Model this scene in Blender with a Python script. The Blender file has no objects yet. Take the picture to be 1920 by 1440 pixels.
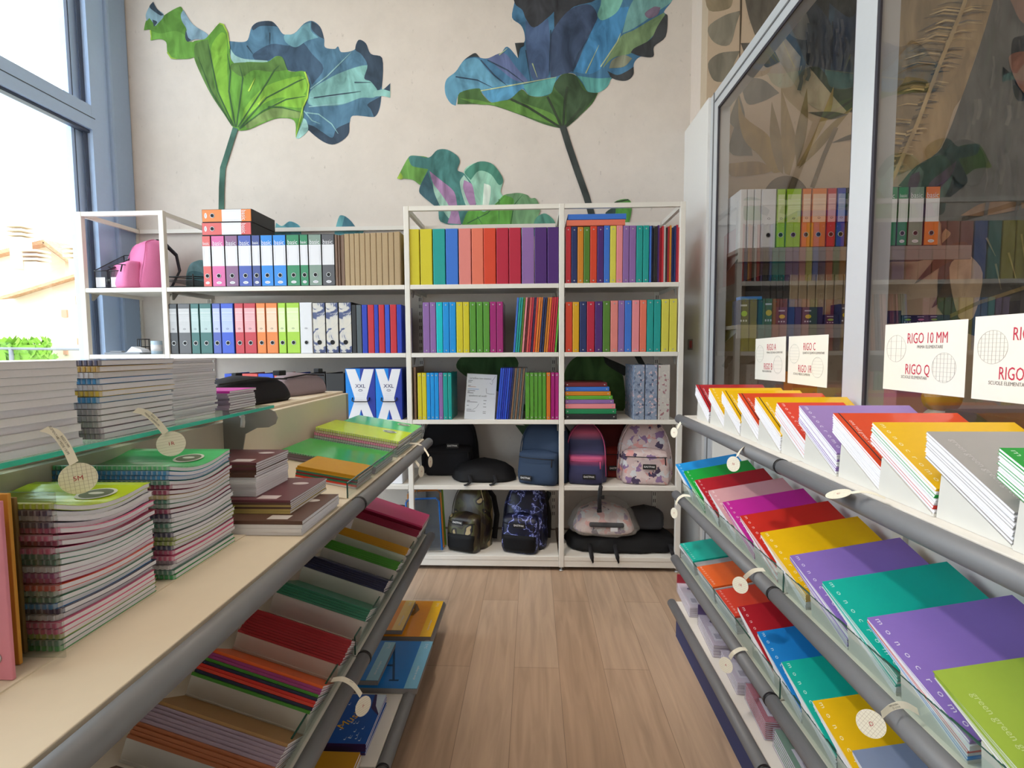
import bpy, bmesh, math, random
from mathutils import Vector, Matrix, noise as mnoise

# ------------------------------------------------------------------ camera, world, lights
SC = bpy.context.scene
C = SC.collection
H = 1.40                                   # camera height, metres
FPX = 950.0                                # focal length for a 1920 px wide frame
RW = ((0.9992, 0.0407, -0.0052), (-0.0025, -0.0672, -0.9977), (-0.0410, 0.9969, -0.0671))
R0 = Vector(RW[0]).normalized()
R2 = Vector(RW[2]); R2 = (R2 - R0 * R2.dot(R0)).normalized()
R1 = R2.cross(R0)
cam_d = bpy.data.cameras.new('camera')
cam = bpy.data.objects.new('camera', cam_d); C.objects.link(cam)
cam_d.sensor_width = 36.0; cam_d.lens = 36.0 * FPX / 1920.0; cam_d.clip_start = 0.05; cam_d.clip_end = 300
cm = Matrix((R0, -R1, -R2)).transposed().to_4x4(); cm.translation = (0, 0, H)
cam.matrix_world = cm
SC.camera = cam
SC.view_settings.view_transform = 'Standard'
SC.view_settings.look = 'None'
SC.view_settings.gamma = 1.0
SC.view_settings.use_curve_mapping = False
SC.view_settings.exposure = 0.08

world = bpy.data.worlds.new('overcast_sky'); SC.world = world; world.use_nodes = True
_bg = world.node_tree.nodes['Background']
_bg.inputs[0].default_value = (0.78, 0.90, 1.0, 1); _bg.inputs[1].default_value = 4.8

_sun = bpy.data.lights.new('sun', 'SUN'); _sun.energy = 1.2; _sun.angle = math.radians(3); _sun.color = (1, .96, .9)
_so = bpy.data.objects.new('sun', _sun); C.objects.link(_so); _so.rotation_euler = Vector((-.62, .50, -.62)).to_track_quat('-Z', 'Y').to_euler()
def area_light(name, loc, size, power, color, aim=None, size_y=None):
    d = bpy.data.lights.new(name, 'AREA'); d.energy = power; d.color = color
    d.size = size
    if size_y: d.shape = 'RECTANGLE'; d.size_y = size_y
    o = bpy.data.objects.new(name, d); C.objects.link(o); o.location = loc
    if aim is not None:
        v = (Vector(aim) - Vector(loc)).normalized()
        o.rotation_euler = v.to_track_quat('-Z', 'Y').to_euler()
    return o
WARM = (1.0, 0.84, 0.69)
area_light('ceiling_panel_light', (-0.95, 1.1, 4.15), 1.2, 21, WARM, size_y=0.25)
area_light('ceiling_panel_light', (-0.3, -1.6, 4.15), 1.6, 24, WARM, size_y=0.6)
area_light('ceiling_panel_light', (-1.2, 2.7, 4.15), 2.4, 6, WARM, size_y=0.25)
area_light('ceiling_panel_light', (2.6, 1.4, 4.15), 1.6, 17, WARM, size_y=0.6)
_sp = bpy.data.lights.new('track_spot_light', 'SPOT'); _sp.energy = 115; _sp.color = (1, .95, .89); _sp.shadow_soft_size = .07; _sp.spot_size = math.radians(54); _sp.spot_blend = .7
_spo = bpy.data.objects.new('track_spot_light', _sp); C.objects.link(_spo); _spo.location = (-1.2, 1.1, 3.35); _spo.rotation_euler = (Vector((1.0, 1.3, .85)) - Vector((-1.2, 1.1, 3.35))).to_track_quat('-Z', 'Y').to_euler()
_sq = bpy.data.lights.new('track_spot_light', 'SPOT'); _sq.energy = 130; _sq.color = (1, .93, .85); _sq.shadow_soft_size = .08; _sq.spot_size = math.radians(36); _sq.spot_blend = .8
_sqo = bpy.data.objects.new('track_spot_light', _sq); C.objects.link(_sqo); _sqo.location = (-.55, 1.5, 3.6); _sqo.rotation_euler = (Vector((.2, 2.75, 0)) - Vector((-.55, 1.5, 3.6))).to_track_quat('-Z', 'Y').to_euler()
area_light('rear_fill_light', (0.4, -4.2, 2.2), 4.5, 14, (0.93, 0.97, 1.0), aim=(0.1, 2.0, 1.1), size_y=2.6)  # added fill from behind the camera; the front wall has no window

# ------------------------------------------------------------------ helpers
def P(u, v, X=None, Y=None, Z=None):
    """the point of the plane X=, Y= or Z= that the photograph shows at pixel (u, v)"""
    q = Vector((u - 960.0, v - 720.0, FPX))
    r = R0 * q.x + R1 * q.y + R2 * q.z
    t = X / r.x if X is not None else (Y / r.y if Y is not None else (Z - H) / r.z)
    return Vector((0, 0, H)) + r * t

def lin(h):
    h = h.lstrip('#')
    out = []
    for i in (0, 2, 4):
        c = int(h[i:i + 2], 16) / 255.0
        out.append(c / 12.92 if c <= 0.04045 else ((c + 0.055) / 1.055) ** 2.4)
    return tuple(out) + (1.0,)

_M = {}
def nmat(name):
    m = bpy.data.materials.new(name); m.use_nodes = True
    nt = m.node_tree; nt.nodes.clear()
    return m, nt, nt.nodes, nt.links
def mat(hexc, rough=0.5, metal=0.0, var=0.05, scale=40.0, bump=0.0, spec=0.4, coat=0.0):
    """a painted / printed surface: principled with slight procedural variation"""
    key = (hexc, rough, metal, var, scale, bump, spec, coat)
    if key in _M: return _M[key]
    m, nt, N, L = nmat('surface_' + hexc.strip('#'))
    out = N.new('ShaderNodeOutputMaterial'); b = N.new('ShaderNodeBsdfPrincipled')
    L.new(b.outputs[0], out.inputs[0])
    c = lin(hexc)
    b.inputs['Roughness'].default_value = rough; b.inputs['Metallic'].default_value = metal
    b.inputs['Specular IOR Level'].default_value = spec; b.inputs['Coat Weight'].default_value = coat
    tc = N.new('ShaderNodeTexCoord'); nz = N.new('ShaderNodeTexNoise')
    nz.inputs['Scale'].default_value = scale; nz.inputs['Detail'].default_value = 2
    L.new(tc.outputs['Object'], nz.inputs['Vector'])
    mx = N.new('ShaderNodeMix'); mx.data_type = 'RGBA'
    mx.inputs[6].default_value = tuple(x * (1 - var) for x in c[:3]) + (1,)
    mx.inputs[7].default_value = tuple(min(1, x * (1 + var)) for x in c[:3]) + (1,)
    L.new(nz.outputs['Fac'], mx.inputs[0]); L.new(mx.outputs[2], b.inputs['Base Color'])
    if bump:
        bp = N.new('ShaderNodeBump'); bp.inputs['Strength'].default_value = bump; bp.inputs['Distance'].default_value = 0.002
        L.new(nz.outputs['Fac'], bp.inputs['Height']); L.new(bp.outputs[0], b.inputs['Normal'])
    _M[key] = m
    return m
def glass(name, tint, refl=0.9, rough=0.0):
    """thin sheet of glass or clear plastic: tinted see-through with fresnel reflection"""
    key = ('glass', name)
    if key in _M: return _M[key]
    m, nt, N, L = nmat(name)
    out = N.new('ShaderNodeOutputMaterial'); mix = N.new('ShaderNodeMixShader')
    tr = N.new('ShaderNodeBsdfTransparent'); gl = N.new('ShaderNodeBsdfGlossy'); lw = N.new('ShaderNodeLayerWeight')
    tr.inputs[0].default_value = tint; gl.inputs[0].default_value = (refl, refl, refl, 1); gl.inputs['Roughness'].default_value = rough
    lw.inputs[0].default_value = 0.5
    pw = N.new('ShaderNodeMath'); pw.operation = 'POWER'; pw.inputs[1].default_value = 4.5; L.new(lw.outputs['Facing'], pw.inputs[0])
    ma = N.new('ShaderNodeMath'); ma.operation = 'MULTIPLY_ADD'; ma.inputs[1].default_value = 0.85; ma.inputs[2].default_value = 0.075; L.new(pw.outputs[0], ma.inputs[0])
    L.new(ma.outputs[0], mix.inputs[0]); L.new(tr.outputs[0], mix.inputs[1]); L.new(gl.outputs[0], mix.inputs[2]); L.new(mix.outputs[0], out.inputs[0])
    _M[key] = m
    return m
def film(name, hexc, alpha, rough=0.12):
    """tinted plastic film over something"""
    key = ('film', name)
    if key in _M: return _M[key]
    m, nt, N, L = nmat(name)
    out = N.new('ShaderNodeOutputMaterial'); mix = N.new('ShaderNodeMixShader'); mix.inputs[0].default_value = alpha
    tr = N.new('ShaderNodeBsdfTransparent'); b = N.new('ShaderNodeBsdfPrincipled')
    b.inputs['Base Color'].default_value = lin(hexc); b.inputs['Roughness'].default_value = rough
    L.new(tr.outputs[0], mix.inputs[1]); L.new(b.outputs[0], mix.inputs[2]); L.new(mix.outputs[0], out.inputs[0])
    _M[key] = m
    return m
def ramp_mat(name, tex, stops, scale, rough=0.6, detail=3.0, coords='Object', bump=0.0, stretch=(1, 1, 1), distort=0.0):
    """fabric / paper print: a procedural texture through a stepped colour ramp"""
    key = ('ramp', name)
    if key in _M: return _M[key]
    m, nt, N, L = nmat(name)
    out = N.new('ShaderNodeOutputMaterial'); b = N.new('ShaderNodeBsdfPrincipled'); L.new(b.outputs[0], out.inputs[0])
    b.inputs['Roughness'].default_value = rough
    tc = N.new('ShaderNodeTexCoord'); mp = N.new('ShaderNodeMapping'); mp.inputs['Scale'].default_value = stretch
    L.new(tc.outputs[coords], mp.inputs[0])
    if tex == 'noise':
        t = N.new('ShaderNodeTexNoise'); t.inputs['Scale'].default_value = scale; t.inputs['Detail'].default_value = detail; t.inputs['Distortion'].default_value = distort; fac = t.outputs['Fac']
        L.new(mp.outputs[0], t.inputs['Vector'])
    elif tex == 'edge':
        nz = N.new('ShaderNodeTexNoise'); nz.inputs['Scale'].default_value = scale * 1.5; nz.inputs['Detail'].default_value = 4
        va = N.new('ShaderNodeVectorMath'); va.operation = 'MULTIPLY_ADD'
        L.new(mp.outputs[0], nz.inputs['Vector']); L.new(nz.outputs['Color'], va.inputs[0]); va.inputs[1].default_value = (distort,) * 3
        L.new(mp.outputs[0], va.inputs[2])
        t = N.new('ShaderNodeTexVoronoi'); t.feature = 'DISTANCE_TO_EDGE'; t.inputs['Scale'].default_value = scale; fac = t.outputs['Distance']
        L.new(va.outputs[0], t.inputs['Vector'])
    elif tex == 'cell':
        nz = N.new('ShaderNodeTexNoise'); nz.inputs['Scale'].default_value = scale * 1.3; nz.inputs['Detail'].default_value = 4
        va = N.new('ShaderNodeVectorMath'); va.operation = 'MULTIPLY_ADD'
        L.new(mp.outputs[0], nz.inputs['Vector']); L.new(nz.outputs['Color'], va.inputs[0]); va.inputs[1].default_value = (distort,) * 3
        L.new(mp.outputs[0], va.inputs[2])
        t = N.new('ShaderNodeTexVoronoi'); t.inputs['Scale'].default_value = scale; fac = t.outputs['Color']
        L.new(va.outputs[0], t.inputs['Vector'])
    else:                                   # 'z': bands by height
        t = N.new('ShaderNodeSeparateXYZ'); L.new(mp.outputs[0], t.inputs[0]); fac = t.outputs['Z']
    cr = N.new('ShaderNodeValToRGB'); el = cr.color_ramp.elements
    while len(el) < len(stops): el.new(0.5)
    for e, (p, hx) in zip(el, stops): e.position = p; e.color = lin(hx)
    if tex in ('noise', 'cell'): cr.color_ramp.interpolation = 'CONSTANT' if tex == 'cell' or name.startswith('camo') else 'LINEAR'
    L.new(fac, cr.inputs[0]); L.new(cr.outputs[0], b.inputs['Base Color'])
    if bump:
        n2 = N.new('ShaderNodeTexNoise'); n2.inputs['Scale'].default_value = 300; bp = N.new('ShaderNodeBump'); bp.inputs['Strength'].default_value = bump
        L.new(tc.outputs['Object'], n2.inputs['Vector']); L.new(n2.outputs[0], bp.inputs['Height']); L.new(bp.outputs[0], b.inputs['Normal'])
    _M[key] = m
    return m
def print_mat(name, wash=0.22, scale=3.0, rough=0.75, tint=1.0):
    """wallpaper ink: the colour of each printed area (face attribute) with a watercolour wash over it"""
    key = ('print', name)
    if key in _M: return _M[key]
    m, nt, N, L = nmat(name)
    out = N.new('ShaderNodeOutputMaterial'); b = N.new('ShaderNodeBsdfPrincipled'); L.new(b.outputs[0], out.inputs[0])
    b.inputs['Roughness'].default_value = rough; b.inputs['Specular IOR Level'].default_value = 0.2
    at = N.new('ShaderNodeAttribute'); at.attribute_name = 'ink'
    tc = N.new('ShaderNodeTexCoord'); mp = N.new('ShaderNodeMapping'); mp.inputs['Scale'].default_value = (1.6, 1, 0.7)
    nz = N.new('ShaderNodeTexNoise'); nz.inputs['Scale'].default_value = scale; nz.inputs['Detail'].default_value = 6; nz.inputs['Distortion'].default_value = 1.2
    L.new(tc.outputs['Object'], mp.inputs[0]); L.new(mp.outputs[0], nz.inputs['Vector'])
    mr = N.new('ShaderNodeMapRange'); mr.inputs[1].default_value = 0.3; mr.inputs[2].default_value = 0.7
    mr.inputs[3].default_value = 1 - wash; mr.inputs[4].default_value = 1 + wash
    L.new(nz.outputs['Fac'], mr.inputs[0])
    mul = N.new('ShaderNodeVectorMath'); mul.operation = 'SCALE'
    L.new(at.outputs['Color'], mul.inputs[0]); L.new(mr.outputs[0], mul.inputs['Scale']); L.new(mul.outputs[0], b.inputs['Base Color'])
    _M[key] = m
    return m

_TXT = {}
def text_mesh(body, bold=0.0):
    bold = 0.0                               # the outline offset breaks narrow letters
    key = (body, bold)
    if key not in _TXT:
        cu = bpy.data.curves.new('lettering', 'FONT'); cu.body = body; cu.size = 1.0; cu.resolution_u = 2; cu.offset = bold
        cu.align_x = 'CENTER'; cu.align_y = 'CENTER'
        o = bpy.data.objects.new('lettering', cu); C.objects.link(o)
        dg = bpy.context.evaluated_depsgraph_get()
        me = bpy.data.meshes.new_from_object(o.evaluated_get(dg))
        vs = [tuple(v.co) for v in me.vertices]; fs = [tuple(p.vertices) for p in me.polygons]
        bpy.data.objects.remove(o); bpy.data.curves.remove(cu); bpy.data.meshes.remove(me)
        _TXT[key] = (vs, fs)
    return _TXT[key]

class MB:
    """collects shapes and turns them into ONE mesh"""
    def __init__(s): s.v = []; s.f = []; s.mi = []; s.sm = []; s.ink = None
    def add(s, vs, fs, m=0, smooth=False, M=None):
        o = len(s.v)
        s.v += [tuple((M @ Vector(p)) if M is not None else p) for p in vs]
        for f in fs: s.f.append(tuple(i + o for i in f)); s.mi.append(m); s.sm.append(smooth)
        return s
    def box(s, lo, hi, m=0, M=None, r=0.0):
        x0, y0, z0 = lo; x1, y1, z1 = hi
        if r <= 0:
            vs = [(x, y, z) for z in (z0, z1) for y in (y0, y1) for x in (x0, x1)]
            fs = [(0, 2, 3, 1), (4, 5, 7, 6), (0, 1, 5, 4), (2, 6, 7, 3), (0, 4, 6, 2), (1, 3, 7, 5)]
            return s.add(vs, fs, m, False, M)
        bm = bmesh.new(); bmesh.ops.create_cube(bm, size=1.0)
        for v in bm.verts: v.co = Vector(((x0 + x1) / 2 + v.co.x * (x1 - x0), (y0 + y1) / 2 + v.co.y * (y1 - y0), (z0 + z1) / 2 + v.co.z * (z1 - z0)))
        bmesh.ops.bevel(bm, geom=bm.edges[:], offset=r, segments=2, affect='EDGES', profile=0.5)
        bm.verts.index_update()
        vs = [tuple(v.co) for v in bm.verts]; fs = [tuple(v.index for v in f.verts) for f in bm.faces]; bm.free()
        return s.add(vs, fs, m, False, M)
    def prism(s, poly, a, b, axis='x', m=0, M=None):
        n = len(poly)
        def mk(p, h): return {'x': (h, p[0], p[1]), 'y': (p[0], h, p[1]), 'z': (p[0], p[1], h)}[axis]
        vs = [mk(p, a) for p in poly] + [mk(p, b) for p in poly]
        fs = [tuple(range(n))[::-1], tuple(range(n, 2 * n))] + [(i, (i + 1) % n, n + (i + 1) % n, n + i) for i in range(n)]
        return s.add(vs, fs, m, False, M)
    def tube(s, pts, r, n=8, m=0, closed=False, smooth=True, flat=1.0, M=None, up=(0, 0, 1)):
        pts = [Vector(p) for p in pts]; k = len(pts); vs = []; fs = []
        rs = r if isinstance(r, (list, tuple)) else [r] * k
        for i, p in enumerate(pts):
            a = pts[(i - 1) % k] if closed or i else p; b = pts[(i + 1) % k] if closed or i < k - 1 else p
            t = (b - a).normalized(); u = Vector(up)
            if abs(t.dot(u)) > 0.98: u = Vector((1, 0, 0)) if abs(t.x) < 0.9 else Vector((0, 1, 0))
            w = t.cross(u).normalized(); u = w.cross(t)
            for j in range(n):
                an = 2 * math.pi * j / n
                vs.append(p + w * (rs[i] * math.cos(an)) + u * (rs[i] * flat * math.sin(an)))
        for i in range(k if closed else k - 1):
            for j in range(n):
                i2 = (i + 1) % k; j2 = (j + 1) % n
                fs.append((i * n + j, i * n + j2, i2 * n + j2, i2 * n + j))
        if not closed: fs += [tuple(range(n))[::-1], tuple(range((k - 1) * n, k * n))]
        return s.add(vs, fs, m, smooth, M)
    def cyl(s, p0, p1, r, n=14, m=0, M=None, smooth=True): return s.tube([p0, p1], r, n, m, False, smooth, 1.0, M)
    def ring(s, c, r, rr, axis='y', n=16, m=0, M=None, k=6):
        pts = []
        for i in range(n):
            a = 2 * math.pi * i / n; x, y = r * math.cos(a), r * math.sin(a)
            pts.append({'x': (c[0], c[1] + x, c[2] + y), 'y': (c[0] + x, c[1], c[2] + y), 'z': (c[0] + x, c[1] + y, c[2])}[axis])
        return s.tube(pts, rr, k, m, True, True, 1.0, M, up={'x': (1, 0, 0), 'y': (0, 1, 0), 'z': (0, 0, 1)}[axis])
    def disc(s, c, rx, ry, axis='y', n=20, m=0, M=None):
        vs = []
        for i in range(n):
            a = 2 * math.pi * i / n; x, y = rx * math.cos(a), ry * math.sin(a)
            vs.append({'x': (c[0], c[1] + x, c[2] + y), 'y': (c[0] + x, c[1], c[2] + y), 'z': (c[0] + x, c[1] + y, c[2])}[axis])
        return s.add(vs, [tuple(range(n))], m, False, M)
    def text(s, body, size, M, m=0, sx=1.0, bold=0.0):
        vs, fs = text_mesh(body, bold)
        return s.add([(v[0] * size * sx, v[1] * size, 0) for v in vs], fs, m, False, M)
    def poly(s, pts, m=0): return s.add(pts, [tuple(range(len(pts)))], m)
    def inkpoly(s, pts, hexc, m):
        if s.ink is None: s.ink = {}
        s.add(pts, [tuple(range(len(pts)))], m); s.ink[len(s.f) - 1] = tuple(c * .86 + .14 * .22 for c in lin(hexc)[:3]) + (1.0,)
    def mesh(s, name, mats):
        me = bpy.data.meshes.new(name); me.from_pydata(s.v, [], s.f)
        for mt in mats: me.materials.append(mt)
        me.polygons.foreach_set('material_index', s.mi); me.polygons.foreach_set('use_smooth', s.sm)
        if s.ink is not None:
            at = me.color_attributes.new('ink', 'FLOAT_COLOR', 'CORNER')
            for p in me.polygons:
                c = s.ink.get(p.index)
                if c:
                    for li in p.loop_indices: at.data[li].color = c
        me.update()
        return me
    def fix(s):
        """recalculate normals outside"""
        bm = bmesh.new(); vs = [bm.verts.new(v) for v in s.v]; keep = []
        for f, m_, sm_ in zip(s.f, s.mi, s.sm):
            try: fc = bm.faces.new([vs[i] for i in f]); fc.material_index = m_; fc.smooth = sm_
            except ValueError: pass
        bmesh.ops.recalc_face_normals(bm, faces=bm.faces[:]); bm.verts.index_update()
        s.f = [tuple(v.index for v in f.verts) for f in bm.faces]; s.mi = [f.material_index for f in bm.faces]; s.sm = [f.smooth for f in bm.faces]
        bm.free(); return s

def obj(name, me, parent=None, M=None, label=None, **kw):
    o = bpy.data.objects.new(name, me); C.objects.link(o)
    if parent is not None: o.parent = parent
    if M is not None: o.matrix_local = M if isinstance(M, Matrix) else Matrix.Translation(M)
    if label: o['label'] = label
    for k, v in kw.items(): o[k] = v
    return o
def thing(name, label, cat, M=None, group=None):
    o = bpy.data.objects.new(name, None); C.objects.link(o); o.empty_display_size = 0.05
    if M is not None: o.matrix_world = M if isinstance(M, Matrix) else Matrix.Translation(M)
    o['label'] = label; o['category'] = cat
    if group: o['group'] = group
    return o
def solo(name, me, label, cat, M=None, group=None):
    o = obj(name, me, None, M); o['label'] = label; o['category'] = cat
    if group: o['group'] = group
    return o
def struct(name, me, M=None): return obj(name, me, None, M, kind='structure')
T = Matrix.Translation
def R(a, ax): return Matrix.Rotation(math.radians(a), 4, ax)
ORD = 'first second third fourth fifth sixth seventh eighth ninth tenth eleventh twelfth thirteenth fourteenth fifteenth sixteenth seventeenth eighteenth nineteenth twentieth twenty-first twenty-second twenty-third twenty-fourth twenty-fifth twenty-sixth twenty-seventh twenty-eighth'.split()
_cache = {}
def cached(key, fn):
    if key not in _cache: _cache[key] = fn()
    return _cache[key]
random.seed(7)

WHITE = mat('#e9e6df', 0.45, var=0.02)
SHELFW = mat('#e4e0d8', 0.4, var=0.02)
PAPER = mat('#eceaee', 0.8, var=0.03, scale=200)
BLACK = mat('#17171a', 0.45, var=0.1)
GREYT = mat('#77787b', 0.45, var=0.04)
STEEL = mat('#b9bbbd', 0.3, metal=0.7, var=0.03)
GREYM = mat('#9c9890', 0.5, var=0.03)
CREAM = mat('#e2d6c0', 0.7, var=0.02)
CLEAR = glass('clear_glass', (0.93, 0.97, 0.95, 1))
TEAL_EDGE = mat('#35cdb2', 0.15, var=0.1, spec=0.8)
DARK_EDGE = mat('#2d5a50', 0.15, var=0.05, spec=0.8)

# ------------------------------------------------------------------ the room
XP, YB, YR = 1.084, 3.64, 3.31              # glass partition plane, mural wall, far wall of the next room
def floor_mat():
    m, nt, N, L = nmat('wood_planks')
    out = N.new('ShaderNodeOutputMaterial'); b = N.new('ShaderNodeBsdfPrincipled'); L.new(b.outputs[0], out.inputs[0])
    b.inputs['Roughness'].default_value = 0.42; b.inputs['Specular IOR Level'].default_value = 0.35
    tc = N.new('ShaderNodeTexCoord'); mp = N.new('ShaderNodeMapping'); mp.inputs['Rotation'].default_value = (0, 0, math.radians(90))
    mp.inputs['Location'].default_value = (0.35, 0.085, 0)
    L.new(tc.outputs['Object'], mp.inputs[0])
    br = N.new('ShaderNodeTexBrick'); L.new(mp.outputs[0], br.inputs['Vector'])
    br.inputs['Scale'].default_value = 1; br.inputs['Brick Width'].default_value = 1.2; br.inputs['Row Height'].default_value = 0.197
    br.inputs['Mortar Size'].default_value = 0.0013; br.inputs['Mortar Smooth'].default_value = 0.3; br.inputs['Bias'].default_value = 0
    br.inputs['Color1'].default_value = lin('#bda38c'); br.inputs['Color2'].default_value = lin('#b0947c'); br.inputs['Mortar'].default_value = lin('#8a7564')
    mp2 = N.new('ShaderNodeMapping'); mp2.inputs['Scale'].default_value = (26, 2.2, 1); L.new(tc.outputs['Object'], mp2.inputs[0])
    nz = N.new('ShaderNodeTexNoise'); nz.inputs['Scale'].default_value = 1; nz.inputs['Detail'].default_value = 8; nz.inputs['Distortion'].default_value = 0.8
    L.new(mp2.outputs[0], nz.inputs['Vector'])
    mr = N.new('ShaderNodeMapRange'); mr.inputs[1].default_value = 0.3; mr.inputs[2].default_value = 0.75; mr.inputs[3].default_value = 0.80; mr.inputs[4].default_value = 1.12
    L.new(nz.outputs['Fac'], mr.inputs[0])
    mul = N.new('ShaderNodeVectorMath'); mul.operation = 'SCALE'; L.new(br.outputs['Color'], mul.inputs[0]); L.new(mr.outputs[0], mul.inputs['Scale'])
    L.new(mul.outputs[0], b.inputs['Base Color'])
    return m
struct('floor', MB().box((-3.1, -4.6, -0.1), (5.2, 3.8, 0.0)).mesh('floor', [floor_mat()]))
struct('ceiling', MB().box((-3.1, -4.6, 4.2), (5.2, 3.8, 4.3)).mesh('ceiling', [mat('#e8ddcf', 0.9)]))

def plaster(name, base, speck):
    m, nt, N, L = nmat(name)
    out = N.new('ShaderNodeOutputMaterial'); b = N.new('ShaderNodeBsdfPrincipled'); L.new(b.outputs[0], out.inputs[0])
    b.inputs['Roughness'].default_value = 0.85; b.inputs['Specular IOR Level'].default_value = 0.15
    tc = N.new('ShaderNodeTexCoord')
    n1 = N.new('ShaderNodeTexNoise'); n1.inputs['Scale'].default_value = 5; n1.inputs['Detail'].default_value = 9; n1.inputs['Roughness'].default_value = 0.7
    mp = N.new('ShaderNodeMapping'); mp.inputs['Scale'].default_value = (30, 1, 14)
    n2 = N.new('ShaderNodeTexNoise'); n2.inputs['Scale'].default_value = 1.1; n2.inputs['Detail'].default_value = 5; n2.inputs['Roughness'].default_value = 0.65
    L.new(tc.outputs['Object'], n1.inputs['Vector']); L.new(tc.outputs['Object'], mp.inputs[0]); L.new(mp.outputs[0], n2.inputs['Vector'])
    r1 = N.new('ShaderNodeMapRange'); r1.inputs[1].default_value = 0.3; r1.inputs[2].default_value = 0.7; r1.inputs[3].default_value = 0.94; r1.inputs[4].default_value = 1.04
    L.new(n1.outputs['Fac'], r1.inputs[0])
    r2 = N.new('ShaderNodeMapRange'); r2.inputs[1].default_value = 0.63; r2.inputs[2].default_value = 0.76; r2.inputs[3].default_value = 0.0; r2.inputs[4].default_value = 0.55
    L.new(n2.outputs['Fac'], r2.inputs[0])
    mx = N.new('ShaderNodeMix'); mx.data_type = 'RGBA'; mx.inputs[6].default_value = lin(base); mx.inputs[7].default_value = lin(speck)
    L.new(r2.outputs[0], mx.inputs[0])
    mul = N.new('ShaderNodeVectorMath'); mul.operation = 'SCALE'; L.new(mx.outputs[2], mul.inputs[0]); L.new(r1.outputs[0], mul.inputs['Scale'])
    L.new(mul.outputs[0], b.inputs['Base Color'])
    return m

# mural wall: plaster-look wallpaper with printed lotus leaves (each printed area lies in the wall's own mesh)
wb = MB().box((-3.1, YB, 0), (XP + 0.1, YB + 0.12, 4.2), 0)
def ink_layer(mb, Y, s, ox, oy):
    st = {'k': 0}
    def draw(hexc, *xy):
        st['k'] += 1
        yy = Y - 0.0008 - 0.00012 * st['k']
        q = [Vector((xy[i], xy[i + 1])) for i in range(0, len(xy), 2)]; n = len(q); out = []
        for i in range(n):                        # round the outline a little, keep sharp tips
            p0, p1, p2, p3 = q[i - 1], q[i], q[(i + 1) % n], q[(i + 2) % n]
            out.append(p1)
            t1 = (p2 - p0) * .5; t2 = (p3 - p1) * .5; l_ = (p2 - p1).length
            if (p1 - p0).length > 1 and (p1 - p0).angle(p2 - p1, 0) > 1.7: t1 = (p2 - p1)
            if (p3 - p2).length > 1 and (p2 - p1).angle(p3 - p2, 0) > 1.7: t2 = (p2 - p1)
            t1 = t1 * min(1, l_ / max(t1.length, 1)); t2 = t2 * min(1, l_ / max(t2.length, 1))
            for u in (.25, .5, .75):
                out.append((2 * u ** 3 - 3 * u * u + 1) * p1 + (u ** 3 - 2 * u * u + u) * t1 + (3 * u * u - 2 * u ** 3) * p2 + (u ** 3 - u * u) * t2)
        mb.inkpoly([P(ox + p.x / s, oy + p.y / s, Y=yy) for p in out], hexc, 1)
    def stroke(hexc, w, *xy):
        st['k'] += 1
        yy = Y - 0.0008 - 0.00012 * st['k']
        pts = [Vector((xy[i], xy[i + 1])) for i in range(0, len(xy), 2)]
        n = len(pts); a = []; b = []
        for i, p in enumerate(pts):
            d = (pts[min(i + 1, n - 1)] - pts[max(i - 1, 0)]).normalized(); q = Vector((-d.y, d.x)) * (w / 2) * (1.0 if i < n - 1 or w > 12 else 0.3)
            a.append(p + q); b.append(p - q)
        mb.inkpoly([P(ox + p.x / s, oy + p.y / s, Y=yy) for p in a + b[::-1]], hexc, 1)
    return draw, stroke
d, k = ink_layer(wb, YB, 3.272, 200, 0)
d('#4a7896', 752,252, 830,258, 865,245, 890,165, 930,135, 1010,130, 1050,165, 1085,210, 1150,205, 1210,145, 1260,128, 1310,165, 1335,240, 1340,290, 1400,300, 1420,285, 1440,320, 1520,305, 1545,245, 1590,265, 1620,330, 1690,355, 1690,520, 1680,640, 1665,690, 1640,718, 1510,710, 1490,760, 1480,830, 1400,885, 1330,870, 1240,800, 1180,850, 1160,840, 1205,720, 1205,650, 1240,520, 1215,440, 1110,430, 1080,355, 1040,345, 985,380, 800,395, 760,340)
d('#2f4f6b', 900,330, 1010,270, 1120,280, 1190,250, 1260,330, 1330,420, 1260,520, 1225,450, 1110,430, 1080,355, 1040,345, 985,372, 910,366)
d('#7fb7b4', 1250,560, 1330,500, 1450,440, 1600,400, 1640,470, 1655,590, 1560,600, 1450,640, 1350,650, 1240,640)
d('#6fa6b6', 1090,215, 1150,208, 1210,150, 1250,140, 1255,190, 1300,230, 1230,250, 1160,290, 1100,260)
d('#253e55', 1255,130, 1310,165, 1335,240, 1300,222, 1258,180)
d('#253e55', 1545,245, 1590,265, 1620,330, 1690,355, 1690,520, 1668,560, 1620,500, 1580,480, 1600,400, 1560,330, 1525,303)
d('#253e55', 1600,640, 1684,590, 1665,690, 1640,718, 1620,670)
d('#253e55', 1330,815, 1385,845, 1410,790, 1490,750, 1480,830, 1400,885, 1330,870, 1240,800, 1225,760, 1270,775)
d('#253e55', 890,165, 930,135, 1010,130, 1050,165, 1020,160, 940,160, 900,185)
d('#a4d0cc', 760,300, 790,340, 850,362, 985,372, 985,382, 900,390, 800,397, 765,365)
d('#9fd0cb', 1160,840, 1205,722, 1225,740, 1235,800, 1180,850)
d('#8cc3bd', 1640,560, 1700,545, 1740,510, 1740,600, 1700,590, 1640,590)
d('#253e55', 1700,548, 1740,510, 1738,560)
for q in ((1250,545,1350,470,1420,400,1500,320), (1245,600,1400,590,1480,570), (1240,655,1400,640,1470,630), (1215,690,1300,700,1380,760,1420,820), (1210,680,1260,740,1310,760)):
    k('#8fbfc4', 7, *q)
for q in ((1270,600,1450,575,1560,560), (1520,505,1620,505), (860,280,895,330), (1000,200,1000,270)): k('#1f3b50', 7, *q)
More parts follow.
